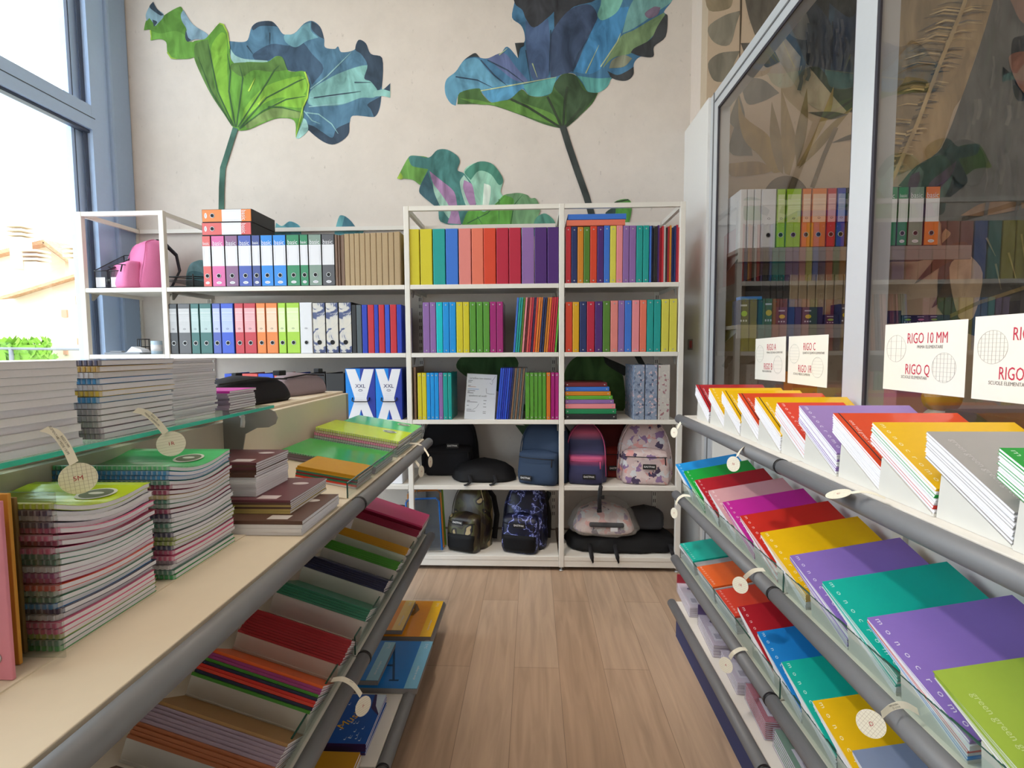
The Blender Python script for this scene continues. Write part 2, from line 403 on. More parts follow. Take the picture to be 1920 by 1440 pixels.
d('#58902b', 228,185, 240,130, 262,105, 300,160, 352,95, 450,40, 468,70, 460,110, 490,170, 485,230, 500,255, 530,260, 535,350, 500,345, 430,362, 395,355, 372,320, 365,260, 330,240, 268,248, 272,185)
d('#6aa63a', 272,190, 330,205, 420,190, 480,215, 500,255, 530,262, 535,350, 430,362, 395,355, 372,320, 365,260, 330,240, 268,248)
d('#8fb3c4', 240,90, 262,40, 285,10, 310,55, 352,95, 300,160, 262,110, 245,130)
d('#2c4356', 262,40, 285,10, 310,55, 350,92, 330,95, 285,65)
d('#2c4356', 280,120, 310,135, 290,165)
d('#86a9bd', 455,90, 470,60, 530,150, 620,210, 600,240, 545,240, 500,255, 485,235, 490,180, 462,130)
d('#2c4356', 485,180, 500,230, 520,245, 495,255, 482,230)
d('#63a02f', 525,260, 600,240, 640,200, 690,143, 715,150, 740,200, 755,300, 760,360, 800,397, 860,380, 985,380, 1040,345, 1080,355, 1110,430, 1150,440, 1215,440, 1240,520, 1230,600, 1205,650, 1205,720, 1160,840, 1150,740, 1050,725, 950,760, 870,795, 810,800, 770,775, 720,700, 640,580, 570,440, 535,350)
d('#557f33', 545,270, 620,240, 640,330, 660,520, 730,690, 770,770, 720,700, 640,580, 570,440, 540,350)
d('#557f33', 770,390, 860,382, 985,382, 1040,347, 1080,357, 1105,430, 1010,440, 900,430, 830,470, 760,420)
d('#84bf35', 640,300, 700,200, 735,220, 740,420, 750,600, 770,740, 700,600)
d('#84bf35', 850,660, 960,540, 1080,490, 1200,470, 1230,540, 1180,600, 1050,600, 940,650, 830,740)
d('#84bf35', 1000,655, 1100,600, 1215,580, 1225,610, 1200,660, 1060,650)
d('#7c9a52', 850,760, 980,680, 1060,660, 1200,690, 1190,725, 1050,720, 930,760, 870,790)
for q in ((790,780,750,560,760,440,740,330), (780,775,680,560,640,360,620,270), (795,780,820,600,835,480,815,400), (805,780,950,560,1030,430,1060,400), (815,785,980,600,1170,500,1220,480), (815,790,960,680,1100,610,1220,590), (770,770,640,560,560,350), (990,655,1080,660,1200,690)):
    k('#33602c', 9, *q)
for q in ((1215,440,1240,520,1230,600,1205,650,1160,840), (690,143,715,150,740,200,755,300), (268,185,275,245), (372,320,395,355,430,362)): k('#a9d243', 9, *q)
for q in ((870,560,910,480), (930,640,970,590)): k('#b6d84f', 10, *q)
k('#3f6e60', 34, 790,785, 760,880, 735,960, 712,1030, 705,1150, 703,1300)
d2, k2 = ink_layer(wb, YB, 4, 300, 370)
d2('#5fa3ab', 870,190, 915,215, 970,180, 1030,200, 1055,230, 1045,300, 870,300); d2('#3c7d8c', 930,215, 970,182, 1028,200, 1050,232, 1000,240)
d2('#5fa3ab', 1305,300, 1312,250, 1345,140, 1385,140, 1430,175, 1490,250, 1530,250, 1500,300); d2('#3a7488', 1385,140, 1430,175, 1480,240, 1400,230, 1360,240)
d2('#8cc6cf', 195,600, 215,520, 250,485, 330,480, 340,680, 210,690); d2('#5d97a4', 215,560, 330,575, 340,680, 210,690)
d, k = ink_layer(wb, YB, 3.2, 720, 0)
d('#3f78a0', 785,-80, 785,0, 768,105, 820,150, 842,200, 840,255, 785,258, 805,350, 740,280, 700,320, 620,350, 575,345, 545,320, 480,360, 430,430, 380,470, 365,510, 370,570, 400,620, 430,635, 455,560, 570,530, 590,560, 640,612, 700,610, 760,590, 825,535, 870,570, 930,580, 1000,560, 1060,450, 1110,438, 1150,450, 1220,550, 1285,555, 1340,520, 1370,470, 1450,485, 1495,450, 1500,380, 1540,340, 1615,340, 1620,280, 1690,220, 1700,95, 1680,70, 1730,0, 1710,-50, 1620,-80, 1500,-125, 1380,-100, 1250,-120, 1120,-95, 1000,-130, 880,-90)
d('#5f9dbd', 380,470, 430,430, 480,365, 560,350, 620,420, 720,500, 830,497, 640,522, 580,545, 455,560, 430,635, 400,620, 370,570, 365,510)
d('#5f6f9f', 620,352, 720,318, 790,400, 860,480, 860,495, 780,480, 690,410)
d('#2b2f38', 785,-80, 785,20, 830,60, 850,110, 900,165, 990,100, 1020,70, 1022,200, 1080,100, 1140,40, 1270,0, 1270,-80)
d('#33496b', 1000,210, 1080,90, 1150,40, 1240,30, 1280,110, 1210,250, 1150,400, 1110,438, 1060,450, 1000,470, 990,330)
d('#46618c', 850,120, 900,165, 985,110, 1000,300, 985,460, 900,480, 870,400, 850,260)
d('#3f8ac0', 1140,430, 1210,270, 1280,115, 1330,60, 1470,40, 1440,150, 1370,310, 1300,410, 1230,445)
d('#7cc0b0', 1300,30, 1320,-60, 1440,-60, 1430,10, 1390,80, 1310,122, 1280,90)
d('#72a9a8', 1470,50, 1540,-40, 1750,-60, 1725,10, 1640,70, 1560,130, 1480,180, 1430,200)
d('#7d6d86', 1565,80, 1620,40, 1660,45, 1640,90, 1590,110)
d('#79976b', 1310,410, 1420,220, 1500,180, 1600,120, 1680,75, 1690,110, 1600,230, 1480,320, 1380,345)
d('#33383d', 1690,85, 1702,95, 1690,220, 1620,280, 1615,340, 1540,338, 1480,315, 1500,290, 1600,235, 1640,160)
d('#33383d', 1340,425, 1400,450, 1460,425, 1498,400, 1495,450, 1450,485, 1370,470)
d('#8a8f7a', 1370,360, 1440,330, 1490,350, 1440,400, 1350,410)
d('#5ba9a6', 860,560, 830,510, 1035,462, 1020,520, 1000,560, 930,580, 870,572)
d('#4f96c0', 580,545, 640,522, 830,500, 840,530, 825,535, 760,590, 700,612, 640,612, 600,570)
d('#5ba9a6', 1160,455, 1280,470, 1365,465, 1340,520, 1285,555, 1225,550, 1190,490)
d('#40692f', 455,556, 570,530, 590,565, 640,614, 700,612, 760,592, 825,537, 870,572, 930,582, 1000,562, 1020,510, 1060,452, 1110,440, 1150,452, 1190,500, 1225,552, 1285,557, 1250,620, 1180,690, 1095,765, 1055,768, 960,745, 820,690, 660,635, 560,625, 440,625)
d('#2d4a29', 1020,520, 1060,455, 1110,440, 1150,455, 1200,540, 1280,560, 1180,690, 1095,765, 1085,600)
d('#5f9139', 455,590, 560,625, 660,632, 830,690, 990,740, 1050,755, 1020,690, 900,640, 760,600, 640,616, 560,600)
d('#2b3438', 485,355, 545,318, 575,345, 530,340)
d('#2b3438', 785,258, 840,255, 838,275, 815,290, 805,350)
for q in ((430,460,560,480,650,525), (580,360,660,450,740,515), (620,360,740,420,840,495), (850,300,880,490), (1000,180,990,450), (1130,430,1160,330,1230,220)): k('#24405c', 7, *q)
for q in ((1210,440,1290,270), (1300,400,1400,250,1420,200), (890,380,920,465), (690,330,740,290), (580,545,830,500,1035,462)): k('#b7c99a', 7, *q)
for q in ((1075,760,1085,600,1100,520), (1065,760,1010,640,980,580), (1055,762,860,640,760,595), (1090,755,1180,650)): k('#24391f', 14, *q)
k('#2c3634', 40, 1072,755, 1110,880, 1165,1040, 1215,1180, 1250,1300)
d('#6ca548', 78,1070, 150,940, 200,935, 270,950, 280,1020, 230,1110, 170,1078); d('#a6c93f', 78,1070, 100,1035, 112,1060, 105,1076)
d('#3f7f7c', 150,940, 200,935, 270,945, 320,900, 380,898, 440,935, 455,970, 440,1020, 480,1040, 530,1110, 555,1220, 500,1290, 460,1350, 340,1330, 320,1250, 215,1160, 215,1120, 265,1015, 180,1000, 160,985)
d('#2d5a66', 215,1120, 262,1030, 290,1110, 330,1200, 320,1250, 215,1160)
d('#9ac4b2', 290,1060, 330,1100, 400,1200, 440,1300, 400,1320, 340,1240, 300,1150)
d('#a781ab', 272,1025, 340,1080, 420,1150, 440,1240, 462,1345, 380,1340, 400,1260, 340,1160, 295,1100)
d('#a9cfbf', 455,1090, 480,1050, 520,1110, 545,1220, 500,1260, 470,1170)
d('#a781ab', 480,1080, 530,1110, 552,1222, 515,1230, 475,1130)
d('#93c8b1', 480,1035, 500,1000, 560,975, 640,980, 690,1030, 715,1080, 700,1150, 720,1190, 680,1215, 600,1275, 555,1230, 530,1110)
d('#3e8471', 485,1030, 560,972, 640,978, 690,1028, 716,1085, 690,1110, 640,1045, 570,1025, 520,1080)
d('#dfeee2', 600,1100, 640,1120, 625,1240, 590,1250)
d('#5aa23a', 480,1420, 490,1290, 555,1235, 600,1272, 680,1212, 720,1170, 780,1160, 780,1420)
d('#6f9f70', 720,1170, 800,1157, 860,1170, 880,1190, 910,1190, 938,1260, 900,1345, 900,1420, 770,1420, 780,1200)
for q in ((500,1340,620,1280,720,1180), (690,1195,690,1345), (760,1345,780,1230,830,1170), (560,1300,590,1345)): k('#2f6638', 6, *q)
d('#4b8d7a', 905,1420, 905,1320, 960,1280, 1010,1310, 1030,1345, 1030,1420)
d('#4f9a38', 1380,1215, 1465,1195, 1487,1240, 1470,1340, 1440,1420, 1350,1420, 1375,1300); k('#223322', 8, 1385,1215, 1465,1198, 1470,1210)
d('#2b4a44', 1330,1275, 1390,1235, 1385,1290, 1340,1310)
d3, k3 = ink_layer(wb, YB, 3.273, 740, 650)
d3('#3d6a33', 380,130, 420,60, 700,40, 760,100, 720,180, 640,260, 780,470, 900,520, 940,470, 760,330, 500,220)
d3('#46702f', 1045,150, 1120,60, 1280,60, 1380,130, 1410,240, 1400,400, 1200,420, 1045,300)
d3('#20261f', 1280,60, 1430,130, 1410,180, 1300,110); k3('#20261f', 34, 1480,40, 1530,130)
d3('#3c6038', 740,480, 860,490, 800,560); k3('#2c3634', 34, 950,890, 900,1010)
struct('wall_back', wb.mesh('wall_back', [plaster('wallpaper_plaster', '#dad2ca', '#938c85'), print_mat('lotus_print', 0.42, 5.5)]))

# the wall of the next room, with printed palm leaves
wr = MB().box((XP, YR, 0), (5.2, YR + 0.12, 4.2), 0)
d, k = ink_layer(wr, YR, 3.097, 1300, 0)
d('#8f8268', 85,-60, 240,-60, 230,0, 205,50, 90,60); d('#8a8576', 85,160, 180,90, 278,60, 250,140, 210,260, 120,245); d('#807b6d', 85,370, 150,310, 272,295, 240,360, 200,460, 120,467)
d('#6b655b', 290,-60, 620,-60, 560,0, 480,110, 360,210, 320,90); k('#5b4d3a', 12, 278,-60, 276,100, 268,365)
d('#55514a', 275,250, 350,248, 300,320); d('#6e695e', 290,470, 400,460, 500,540, 400,590, 310,600)
d('#494b48', 520,200, 640,60, 740,-60, 1180,-60, 1180,640, 960,650, 880,645, 820,570)
d('#7c7b72', 550,170, 650,50, 690,210, 610,228); d('#5e5f5a', 400,330, 480,290, 530,340, 480,370, 420,390)
d('#b8ab92', 470,290, 530,215, 830,580, 890,645, 780,655, 660,590)
d('#777468', 260,660, 300,690, 345,905, 210,880); d('#6f6a58', 210,700, 265,540, 300,680, 260,760)
d('#a58a4e', 260,560, 300,680, 430,780, 480,880, 505,1000, 460,1000, 380,900, 300,820, 265,700)
d('#8f7c55', 455,590, 500,750, 525,900, 520,1010, 490,980, 445,800); d('#9f8757', 510,510, 580,740, 600,850, 560,1020, 530,1000, 510,800)
d('#8c7a50', 660,510, 665,700, 640,850, 600,960, 590,800); d('#a8915c', 815,500, 800,640, 720,800, 620,960, 600,965, 700,780)
d('#94804f', 940,610, 850,720, 740,860, 610,980, 680,860, 800,720); d('#a6874c', 205,950, 380,938, 470,990, 400,1010, 220,1022)
d('#6e5f48', 420,1095, 470,1040, 540,1020, 610,1040, 658,1095, 658,1130, 420,1130)
d('#5a5851', 665,652, 800,648, 900,665, 800,692); d('#6e685c', 800,830, 900,785, 980,765, 960,800); k('#85745a', 26, 830,740, 760,900, 690,1090)
d('#4b4b48', 1560,560, 1690,180, 1750,-60, 2600,-60, 2600,1900, 1500,1900, 1440,1300, 1240,1080, 1330,950, 1440,860)
d('#a3875a', 1600,-60, 1760,-60, 1690,180, 1640,330, 1560,560, 1510,640, 1440,850, 1330,950, 1190,1015, 1300,720, 1420,400)
d('#8f7a56', 1180,-60, 1600,-60, 1590,20, 1420,400, 1300,720, 1150,1080, 1100,1080, 1120,600, 1130,300)
rp = random.Random(4)
for i in range(120):
    t_ = rp.random(); x = 1590 - 445 * t_ - 18 * math.sin(t_ * 3); y = -20 + 1040 * t_
    c_ = rp.choice(['#c9ad76', '#b89b66', '#d2b985', '#6d5f49', '#5a5043', '#8a7752'])
    if i % 2:
        l_ = rp.uniform(.6, 1.0) * (190 - 90 * t_); k(c_, rp.uniform(5, 12), x, y, x + l_ * .5, y - l_ * .16, x + l_, y - l_ * rp.uniform(.05, .2))
    else:
        l_ = rp.uniform(.5, 1.0) * min(210, x - 1080); k(c_, rp.uniform(5, 12), x, y, x - l_ * .5, y - l_ * .05, x - l_, y + l_ * rp.uniform(.02, .2))
for i in range(70):
    x = rp.uniform(1480, 1900); y = rp.uniform(-20, 1150)
    if x < 1760 - .27 * y: continue
    k(rp.choice(['#57554f', '#45453f', '#63605a', '#504c4a', '#3f443c']), rp.uniform(8, 26), x, y, x + 6, y + 60, x - 14, y + rp.uniform(110, 200))
for i in range(40):
    x = rp.uniform(600, 940); y = rp.uniform(40, 420)
    k(rp.choice(['#515450', '#434643', '#5c5c57', '#4a4f4e']), rp.uniform(8, 24), x, y, x + 8, y + 60, x - 6, y + rp.uniform(90, 150))
k('#b59a68', 22, 1600,-60, 1560,60, 1420,400, 1300,720, 1140,1080)
d('#2f3632', 1470,870, 1560,810, 1650,840, 1700,960, 1640,1080, 1520,1040); d('#33402f', 1190,1080, 1300,960, 1450,900, 1500,1010, 1340,1100)
d('#9a6a55', 1830,340, 1900,300, 2100,320, 2100,560, 1920,540); d('#8d6450', 1840,0, 2100,-60, 2100,180, 1920,140)
d, k = ink_layer(wr, YR - 0.008, 2.88, 1280, 300)
d('#5a4a3a', 1250,670, 1340,560, 1400,480, 1520,440, 1548,492, 1420,560, 1300,640); d('#5a4a3a', 1345,800, 1450,600, 1560,540, 1592,570, 1430,740); d('#54463a', 1475,850, 1540,740, 1512,830)
d('#b09878', 1400,400, 1420,370, 1447,400, 1400,450); d('#c0aa8e', 1440,580, 1530,490, 1620,610, 1570,850, 1490,850)
k('#8b7a4f', 20, 1430,850, 1600,770, 1843,690, 2100,600); d('#8f6d4d', 1500,300, 1630,230, 1843,230, 1843,260, 1640,300)
for q in ((1690,560,1720,700), (1640,420,1690,520), (1760,500,1800,640), (1830,400,1850,560)): k('#8d8168', 12, *q)
struct('wall_far', wr.mesh('wall_far', [plaster('wallpaper_beige', '#c3b19b', '#9a8b78'), print_mat('palm_print', 0.3, 5.0)]))
PLW = mat('#e3ddd4', 0.7, var=0.02)
struct('wall_side', MB().box((XP, YR + 0.12, 0), (XP + 0.1, YB, 4.2)).mesh('wall_side', [mat('#d9ccc2', 0.8, var=0.03)]))
struct('wall_right', MB().box((5.1, -4.6, 0), (5.2, 3.4, 4.2)).mesh('wall_right', [PLW]))
struct('wall_front', MB().box((-3.1, -4.7, 0), (5.2, -4.6, 4.2)).mesh('wall_front', [PLW]))
struct('wall_pillar', MB().box((-3.12, 3.47, 0), (-2.87, YB, 4.2), r=0.015).mesh('wall_pillar', [mat('#9db3d0', 0.5, var=0.03)]))
ep = struct('trim_1', MB().box((XP - 0.035, 3.165, 0), (XP, YB, 2.89)).mesh('trim_1', [mat('#e4e3e1', 0.25, var=0.01, spec=0.6)]))
struct('baseboard_back', MB().box((-2.8, YB - 0.012, 0), (XP, YB, 0.1)).mesh('baseboard_back', [mat('#8a7a70', 0.6)]))

# window wall: grey-blue frames, clear glass
FRM = mat('#b2cbee', 0.4, var=0.03)
FRD = mat('#4a5264', 0.4)
XW = -2.95
w1 = bpy.data.objects.new('window_1', None); C.objects.link(w1); w1['kind'] = 'structure'
f = MB()
f.box((XW - 0.06, 3.335, 0), (XW + 0.05, 3.475, 4.2)); f.box((XW - 0.0595, -4.6, 2.865), (XW + 0.0495, 3.34, 3.02)); f.box((XW - 0.0595, -4.6, 0), (XW + 0.0495, 3.34, 0.14))
f.box((XW - 0.0595, -4.6, 4.08), (XW + 0.0495, 3.34, 4.2))
for y in (1.0, -1.6, -4.3): f.box((XW - 0.06, y, 0.14), (XW + 0.05, y + 0.14, 4.08))
f.box((XW - 0.075, 3.27, 0.14), (XW - 0.01, 3.335, 2.865)); f.box((XW - 0.075, 3.27, 3.02), (XW - 0.01, 3.335, 4.08))
obj('window_frame', f.mesh('window_frame', [FRM]), w1)
g = MB()
for z0, z1 in ((0.14, 2.865), (3.02, 4.08)):
    g.box((XW + 0.008, 3.305, z0), (XW + 0.014, 3.335, z1)); g.box((XW - 0.03, 3.262, z0), (XW - 0.01, 3.27, z1))
g.box((XW + 0.048, -4.6, 2.94), (XW + 0.0515, 3.36, 2.945)); g.box((XW - 0.01, -4.6, 2.845), (XW + 0.03, 3.335, 2.866))
obj('gasket', g.mesh('gasket', [FRD]), w1)
WGL = glass('window_glass', (0.97, 0.98, 0.98, 1), 0.8)
for y0, y1 in ((1.14, 3.335), (-1.46, 1.0)):
    for z0, z1 in ((0.14, 2.865), (3.02, 4.08)):
        obj('pane', MB().poly([(XW - 0.02, y0, z0), (XW - 0.02, y1, z0), (XW - 0.02, y1, z1), (XW - 0.02, y0, z1)]).mesh('pane', [WGL]), w1)

struct('wall_light_block', MB().box((XW - .05, -4.6, 0), (XW + .03, -1.5, 4.2)).mesh('wall_light_block', [PLW]))  # added out of view: closes a window bay so the near end stays dimmer
# glass partition to the next room
w2 = bpy.data.objects.new('window_2', None); C.objects.link(w2); w2['kind'] = 'structure'
ALU = mat('#c9ccd0', 0.35, metal=0.15, var=0.02)
f = MB()
f.box((XP - 0.02, 3.05, 0), (XP + 0.05, 3.164, 2.89)); f.box((XP - 0.0204, -1.2, 2.785), (XP + 0.0504, 3.05, 2.89)); f.box((XP - 0.02, 1.68, 0), (XP + 0.05, 1.785, 2.785)); f.box((XP - 0.02, 0.27, 0), (XP + 0.05, 0.375, 2.785))
f.box((XP - 0.0192, -1.2, 1.12), (XP + 0.0492, 3.05, 1.185))
for y in (3.105,): f.box((XP - 0.025, y, 0), (XP - 0.02, y + 0.008, 2.89), 1)
f.box((XP - 0.026, -1.2, 2.83), (XP - 0.02, 3.1, 2.837), 1)
obj('window_frame', f.mesh('window_frame', [ALU, GREYT]), w2)
g = MB(); g.box((XP - 0.019, 1.668, 1.185), (XP - 0.012, 1.68, 2.785)); g.box((XP - 0.019, 3.035, 1.185), (XP - 0.012, 3.05, 2.785)); g.box((XP - 0.019, -1.2, 2.772), (XP - 0.012, 3.05, 2.786)); g.box((XP - 0.019, 1.785, 1.185), (XP - 0.012, 1.79, 2.785))
obj('gasket', g.mesh('gasket', [mat('#33313a', 0.5)]), w2)
PGL = glass('partition_glass', (0.80, 0.79, 0.775, 1), 0.95)
for y0, y1 in ((1.785, 3.05), (0.375, 1.68), (-1.2, 0.27)):
    obj('pane', MB().poly([(XP - 0.013, y0, 1.185), (XP - 0.013, y1, 1.185), (XP - 0.013, y1, 2.785), (XP - 0.013, y0, 2.785)]).mesh('pane', [PGL]), w2)
obj('lower_panel', MB().box((XP - 0.01, -1.2, 0), (XP + 0.03, 3.05, 1.12)).mesh('lower_panel', [SHELFW]), w2)

# outside the window
EXW = mat('#dccbb0', 0.9); TILE = ramp_mat('roof_tiles', 'noise', [(0.3, '#a97a58'), (0.7, '#c9a07c')], 9, 0.9, stretch=(1, 1, 6))
struct('ground_outside', MB().box((-60, -30, -0.6), (-3.2, 60, -0.5)).mesh('ground_outside', [mat('#d8d2c4', 0.9)]))
hA = thing('house', 'cream house with a tiled gable roof, behind the lower one', 'house', (0, 0, 0))
q = lambda u, v, Y, dy=0: tuple(P(u, v, Y=Y) + Vector((0, dy, 0)))
def slab(name, pts, dep, rise, m, parent):
    n = len(pts); vs = [tuple(p) for p in pts] + [(p[0], p[1] + dep, p[2] + rise) for p in pts]
    obj(name, MB().add(vs, [tuple(range(n)), tuple(range(n, 2 * n))[::-1]] + [(i, (i + 1) % n, n + (i + 1) % n, n + i) for i in range(n)]).mesh(name, [m]), parent)
slab('wall', [q(-120, 640, 20), q(-120, 500, 20), q(80, 458, 20), q(122, 490, 20), q(122, 640, 20)], 8, 0, EXW, hA)
slab('roof', [q(-130, 500, 19.6), q(80, 449, 19.6), q(84, 456, 19.6), q(-130, 507, 19.6)], 8, .3, TILE, hA); slab('roof', [q(80, 449, 19.6), q(129, 488, 19.6), q(127, 493, 19.6), q(80, 457, 19.6)], 8, .3, TILE, hA)
for u, v in ((38, 446), (66, 492)):
    c = Vector(q(u, v, 19.0)); b = MB().box((-.25, -.2, -1.2), (.25, .2, .0))
    for i in range(3): b.box((-.36, -.3, .05 + .16 * i), (.36, .3, .12 + .16 * i))
    obj('chimney', b.mesh('chimney', [EXW]), hA, T(c))
hB = thing('house', 'lower cream house with a long tiled roof, close behind the railing', 'house', (0, 0, 0))
slab('wall', [q(14, 720, 14), q(14, 556, 14), q(138, 520, 14), q(330, 520, 14), q(330, 720, 14)], 9, 0, EXW, hB)
slab('roof', [q(-4, 557, 13.6), q(138, 514, 13.6), q(340, 514, 13.6), q(340, 519, 13.6), q(140, 519, 13.6), q(0, 562, 13.6)], 6, 1.15, TILE, hB)
for (u, v, w_, h_) in ((121, 588, 9, 14), (123, 660, 6, 10), (152, 640, 12, 12), (150, 563, 14, 16)):
    a = Vector(q(u - w_ / 2, v + h_ / 2, 13.97)); b_ = Vector(q(u + w_ / 2, v - h_ / 2, 13.97)); obj('window', MB().box((a.x, 13.95, a.z), (b_.x, 14.0, b_.z)).mesh('house_window', [mat('#b98a70', 0.6)]), hB)
c = Vector(q(150, 487, 18)); b = MB().box((-.25, -.2, -.8), (.25, .2, .0))
for i in range(3): b.box((-.36, -.3, .05 + .16 * i), (.36, .3, .12 + .16 * i))
obj('chimney', b.mesh('chimney', [EXW]), hB, T(c))
hb = MB()
bm_h = random.Random(3)
for i in range(2000):
    x = bm_h.uniform(-17.5, -13.1); y = bm_h.uniform(12.95, 13.4); z = bm_h.uniform(0.3, 1.75)
    a = bm_h.uniform(0, 6.28); s_ = bm_h.uniform(0.05, 0.11); q = Matrix.Translation((x, y, z)) @ Matrix.Rotation(a, 4, 'Z') @ Matrix.Rotation(bm_h.uniform(-1, 1), 4, 'X')
    hb.add([(-s_, 0, 0), (0, 0, s_ * 1.6), (s_, 0, 0), (0, 0, -s_ * 1.6)], [(0, 1, 2, 3)], 0, False, q)
hb.box((-17.4, 13.0, -0.5), (-13.15, 13.35, 1.6), 0)
solo('hedge', hb.mesh('hedge', [mat('#7aa836', 0.9, var=0.2, scale=3)]), 'clipped green hedge outside the window behind the railing', 'hedge')['kind'] = 'thing'
rl = thing('railing', 'grey metal railing outside the window in front of the houses', 'railing', (0, 0, 0))
obj('rail', MB().cyl((-14.9, 12.8, 1.52), (-8, 12.8, 1.42), 0.035).mesh('rail', [GREYT]), rl)
for x in (-13.7, -11.0, -8.3): obj('post', MB().cyl((x, 12.8, -0.5), (x, 12.8, 1.5), 0.05).mesh('post', [GREYT]), rl)

# ------------------------------------------------------------------ shelving along the mural wall
YF = 3.13
LV = [1.804, 1.384, 0.965, 0.548, 0.095]
PX = [-2.848, -2.318, -0.772, 0.178, 0.902]
BAY = ['corner bay', 'wide bay', 'middle bay', 'end bay']
def post_mesh():
    b = MB().box((-0.016, 0, 0.025), (0.016, 0.03, 2.28), r=0.003)
    return b.mesh('post', [SHELFW])
def foot_mesh():
    b = MB().cyl((0, 0.015, 0), (0, 0.015, 0.006), 0.014).cyl((0, 0.015, 0.006), (0, 0.015, 0.026), 0.006)
    return b.mesh('foot', [STEEL])
def strip_mesh():
    b = MB().box((-0.015, 0, 0.1), (0.015, 0.02, 2.25))
    for i in range(42):
        z = 0.2 + i * 0.05
        for x in (-0.006, 0.006): b.box((x - 0.0025, -0.0008, z), (x + 0.0025, 0.001, z + 0.025), 1)
    return b.mesh('slotted_strip', [SHELFW, mat('#55504a', 0.7)])
bay_desc = ['narrow white metal shelving bay in the corner by the window', 'wide white metal shelving bay holding the lever arch files', 'white metal shelving bay under the lotus leaves, holding backpacks', 'white metal shelving bay at the end beside the glass partition']
for b_ in range(4):
    x0, x1 = PX[b_], PX[b_ + 1]
    t = thing('shelving_bay', bay_desc[b_], 'shelving', (x0, YF, 0), group='white shelving bays along the mural wall')
    w = x1 - x0
    ends = [w] if b_ else [0, w]
    for e in ends:
        obj('post', cached('post', post_mesh), t, T((e, 0, 0))); obj('foot', cached('foot', foot_mesh), t, T((e, 0, 0)))
        obj('slotted_strip', cached('strip', strip_mesh), t, T((e - 0.03, YB - YF - 0.021, 0)))
        obj('side_rail', MB().box((-0.011, 0.03, 2.252), (0.011, YB - YF - 0.02, 2.278)).mesh('side_rail', [SHELFW]), t, T((e, 0, 0)))
    if b_ != 1: obj('top_rail', MB().box((0.016, 0.002, 2.252), (w - 0.016, 0.026, 2.279)).mesh('top_rail', [SHELFW]), t)
    obj('top_rail', MB().box((0.016, YB - YF - 0.03, 2.252), (w - 0.016, YB - YF - 0.008, 2.279)).mesh('top_rail', [SHELFW]), t)
    for z in LV:
        s_ = MB().box((0.017, 0.001, z - 0.027), (w - 0.017, 0.026, z), r=0.002)
        s_.box((0.017, 0.02, z - 0.006), (w - 0.017, YB - YF - 0.03, z - 0.0005))
        if z == LV[4]: s_.box((0.017, 0.004, 0.028), (w - 0.017, 0.02, z - 0.02))
        s_.box((0.017, 0.03, z - 0.03), (0.02, YB - YF - 0.03, z - 0.005)); s_.box((w - 0.02, 0.03, z - 0.03), (w - 0.017, YB - YF - 0.03, z - 0.005))
        obj('shelf_board', s_.mesh('shelf_board', [SHELFW]), t)
        if z < 2:
            for e, sg in ((0.02, 1), (w - 0.024, 1)):
                obj('bracket', MB().prism([(0.04, z - 0.03), (0.10, z - 0.03), (0.055, z - 0.075), (0.04, z - 0.075)], e, e + 0.004, 'x').mesh('bracket', [GREYM]), t)

CN = dict(coral='#e0514b', pink='#dd5aa0', mauve='#83507d', blue='#3a4fb0', indigo='#2e3f8c', azure='#0a82e6', green='#12804a', sage='#7a9484', charcoal='#4b4a4e', black='#1c1c1f',
          kraft='#b49a74', brown='#7a5a42', yellow='#d9cb1e', teal='#0f9d96', sky='#2f6fd6', salmon='#e8837b', peach='#ee7257', vermilion='#dd3a1c', crimson='#bb1433', lilac='#8c62a8', purple='#42186b',
          navy='#14235c', amber='#d98216', olive='#4a7a1e', rose='#ef8b93', turquoise='#00c4cc', cyan='#0f93e8', lime='#a3d60f', magenta='#b5127a', red='#c8202c', orange='#f07d1e', royal='#1633b8',
          white='#e6e8ec', cobalt='#2049cf', slate='#4a565c', emerald='#1c5f5a', straw='#ded648', maroon='#6a1420', gold='#e0a60c', grass='#58a82c')
CW = dict(coral='coral red', pink='bright pink', mauve='mauve', blue='mid blue', indigo='indigo', azure='azure blue', green='bottle green', sage='sage grey', charcoal='charcoal', black='black', kraft='kraft brown',
          brown='brown', yellow='yellow', teal='teal', sky='sky blue', salmon='salmon pink', peach='peach', vermilion='vermilion', crimson='crimson', lilac='lilac', purple='dark purple', navy='navy', amber='amber',
          olive='leaf green', rose='rose pink', turquoise='turquoise', cyan='cyan blue', lime='lime green', magenta='magenta', red='red', orange='orange', royal='royal blue', white='white', cobalt='cobalt blue',
          slate='slate grey', emerald='dark teal', straw='pale yellow', maroon='maroon', gold='golden yellow', grass='grass green')
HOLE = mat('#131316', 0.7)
for _k in CN: CN[_k] = '#' + ''.join('%02x' % round(int(CN[_k][1 + i:3 + i], 16) * .87 + 0x86 * .13) for i in (0, 2, 4))
LABELW = mat('#e3e4ea', 0.5, var=0.01)
def mixhex(a, b, t):
    a = a.lstrip('#'); b = b.lstrip('#')
    return '#' + ''.join('%02x' % round(int(a[i:i + 2], 16) * (1 - t) + int(b[i:i + 2], 16) * t) for i in (0, 2, 4))
TX = Matrix(((1, 0, 0, 0), (0, 0, -1, 0), (0, 1, 0, 0), (0, 0, 0, 1)))        # text plane facing -y
WAVE = ramp_mat('inkwash_print', 'noise', [(0.40, '#d2cdc2'), (0.5, '#c6c4c0'), (0.53, '#4a5580'), (0.62, '#2f3a68')], 9, 0.35, 6, distort=2.0)
BLOSSOM = ramp_mat('blossom_print_blue', 'cell', [(0.0, '#8a97ad'), (0.55, '#76859e'), (0.72, '#c9b3b8'), (0.8, '#49566f'), (0.88, '#a6adba')], 75, 0.45, distort=0.01)
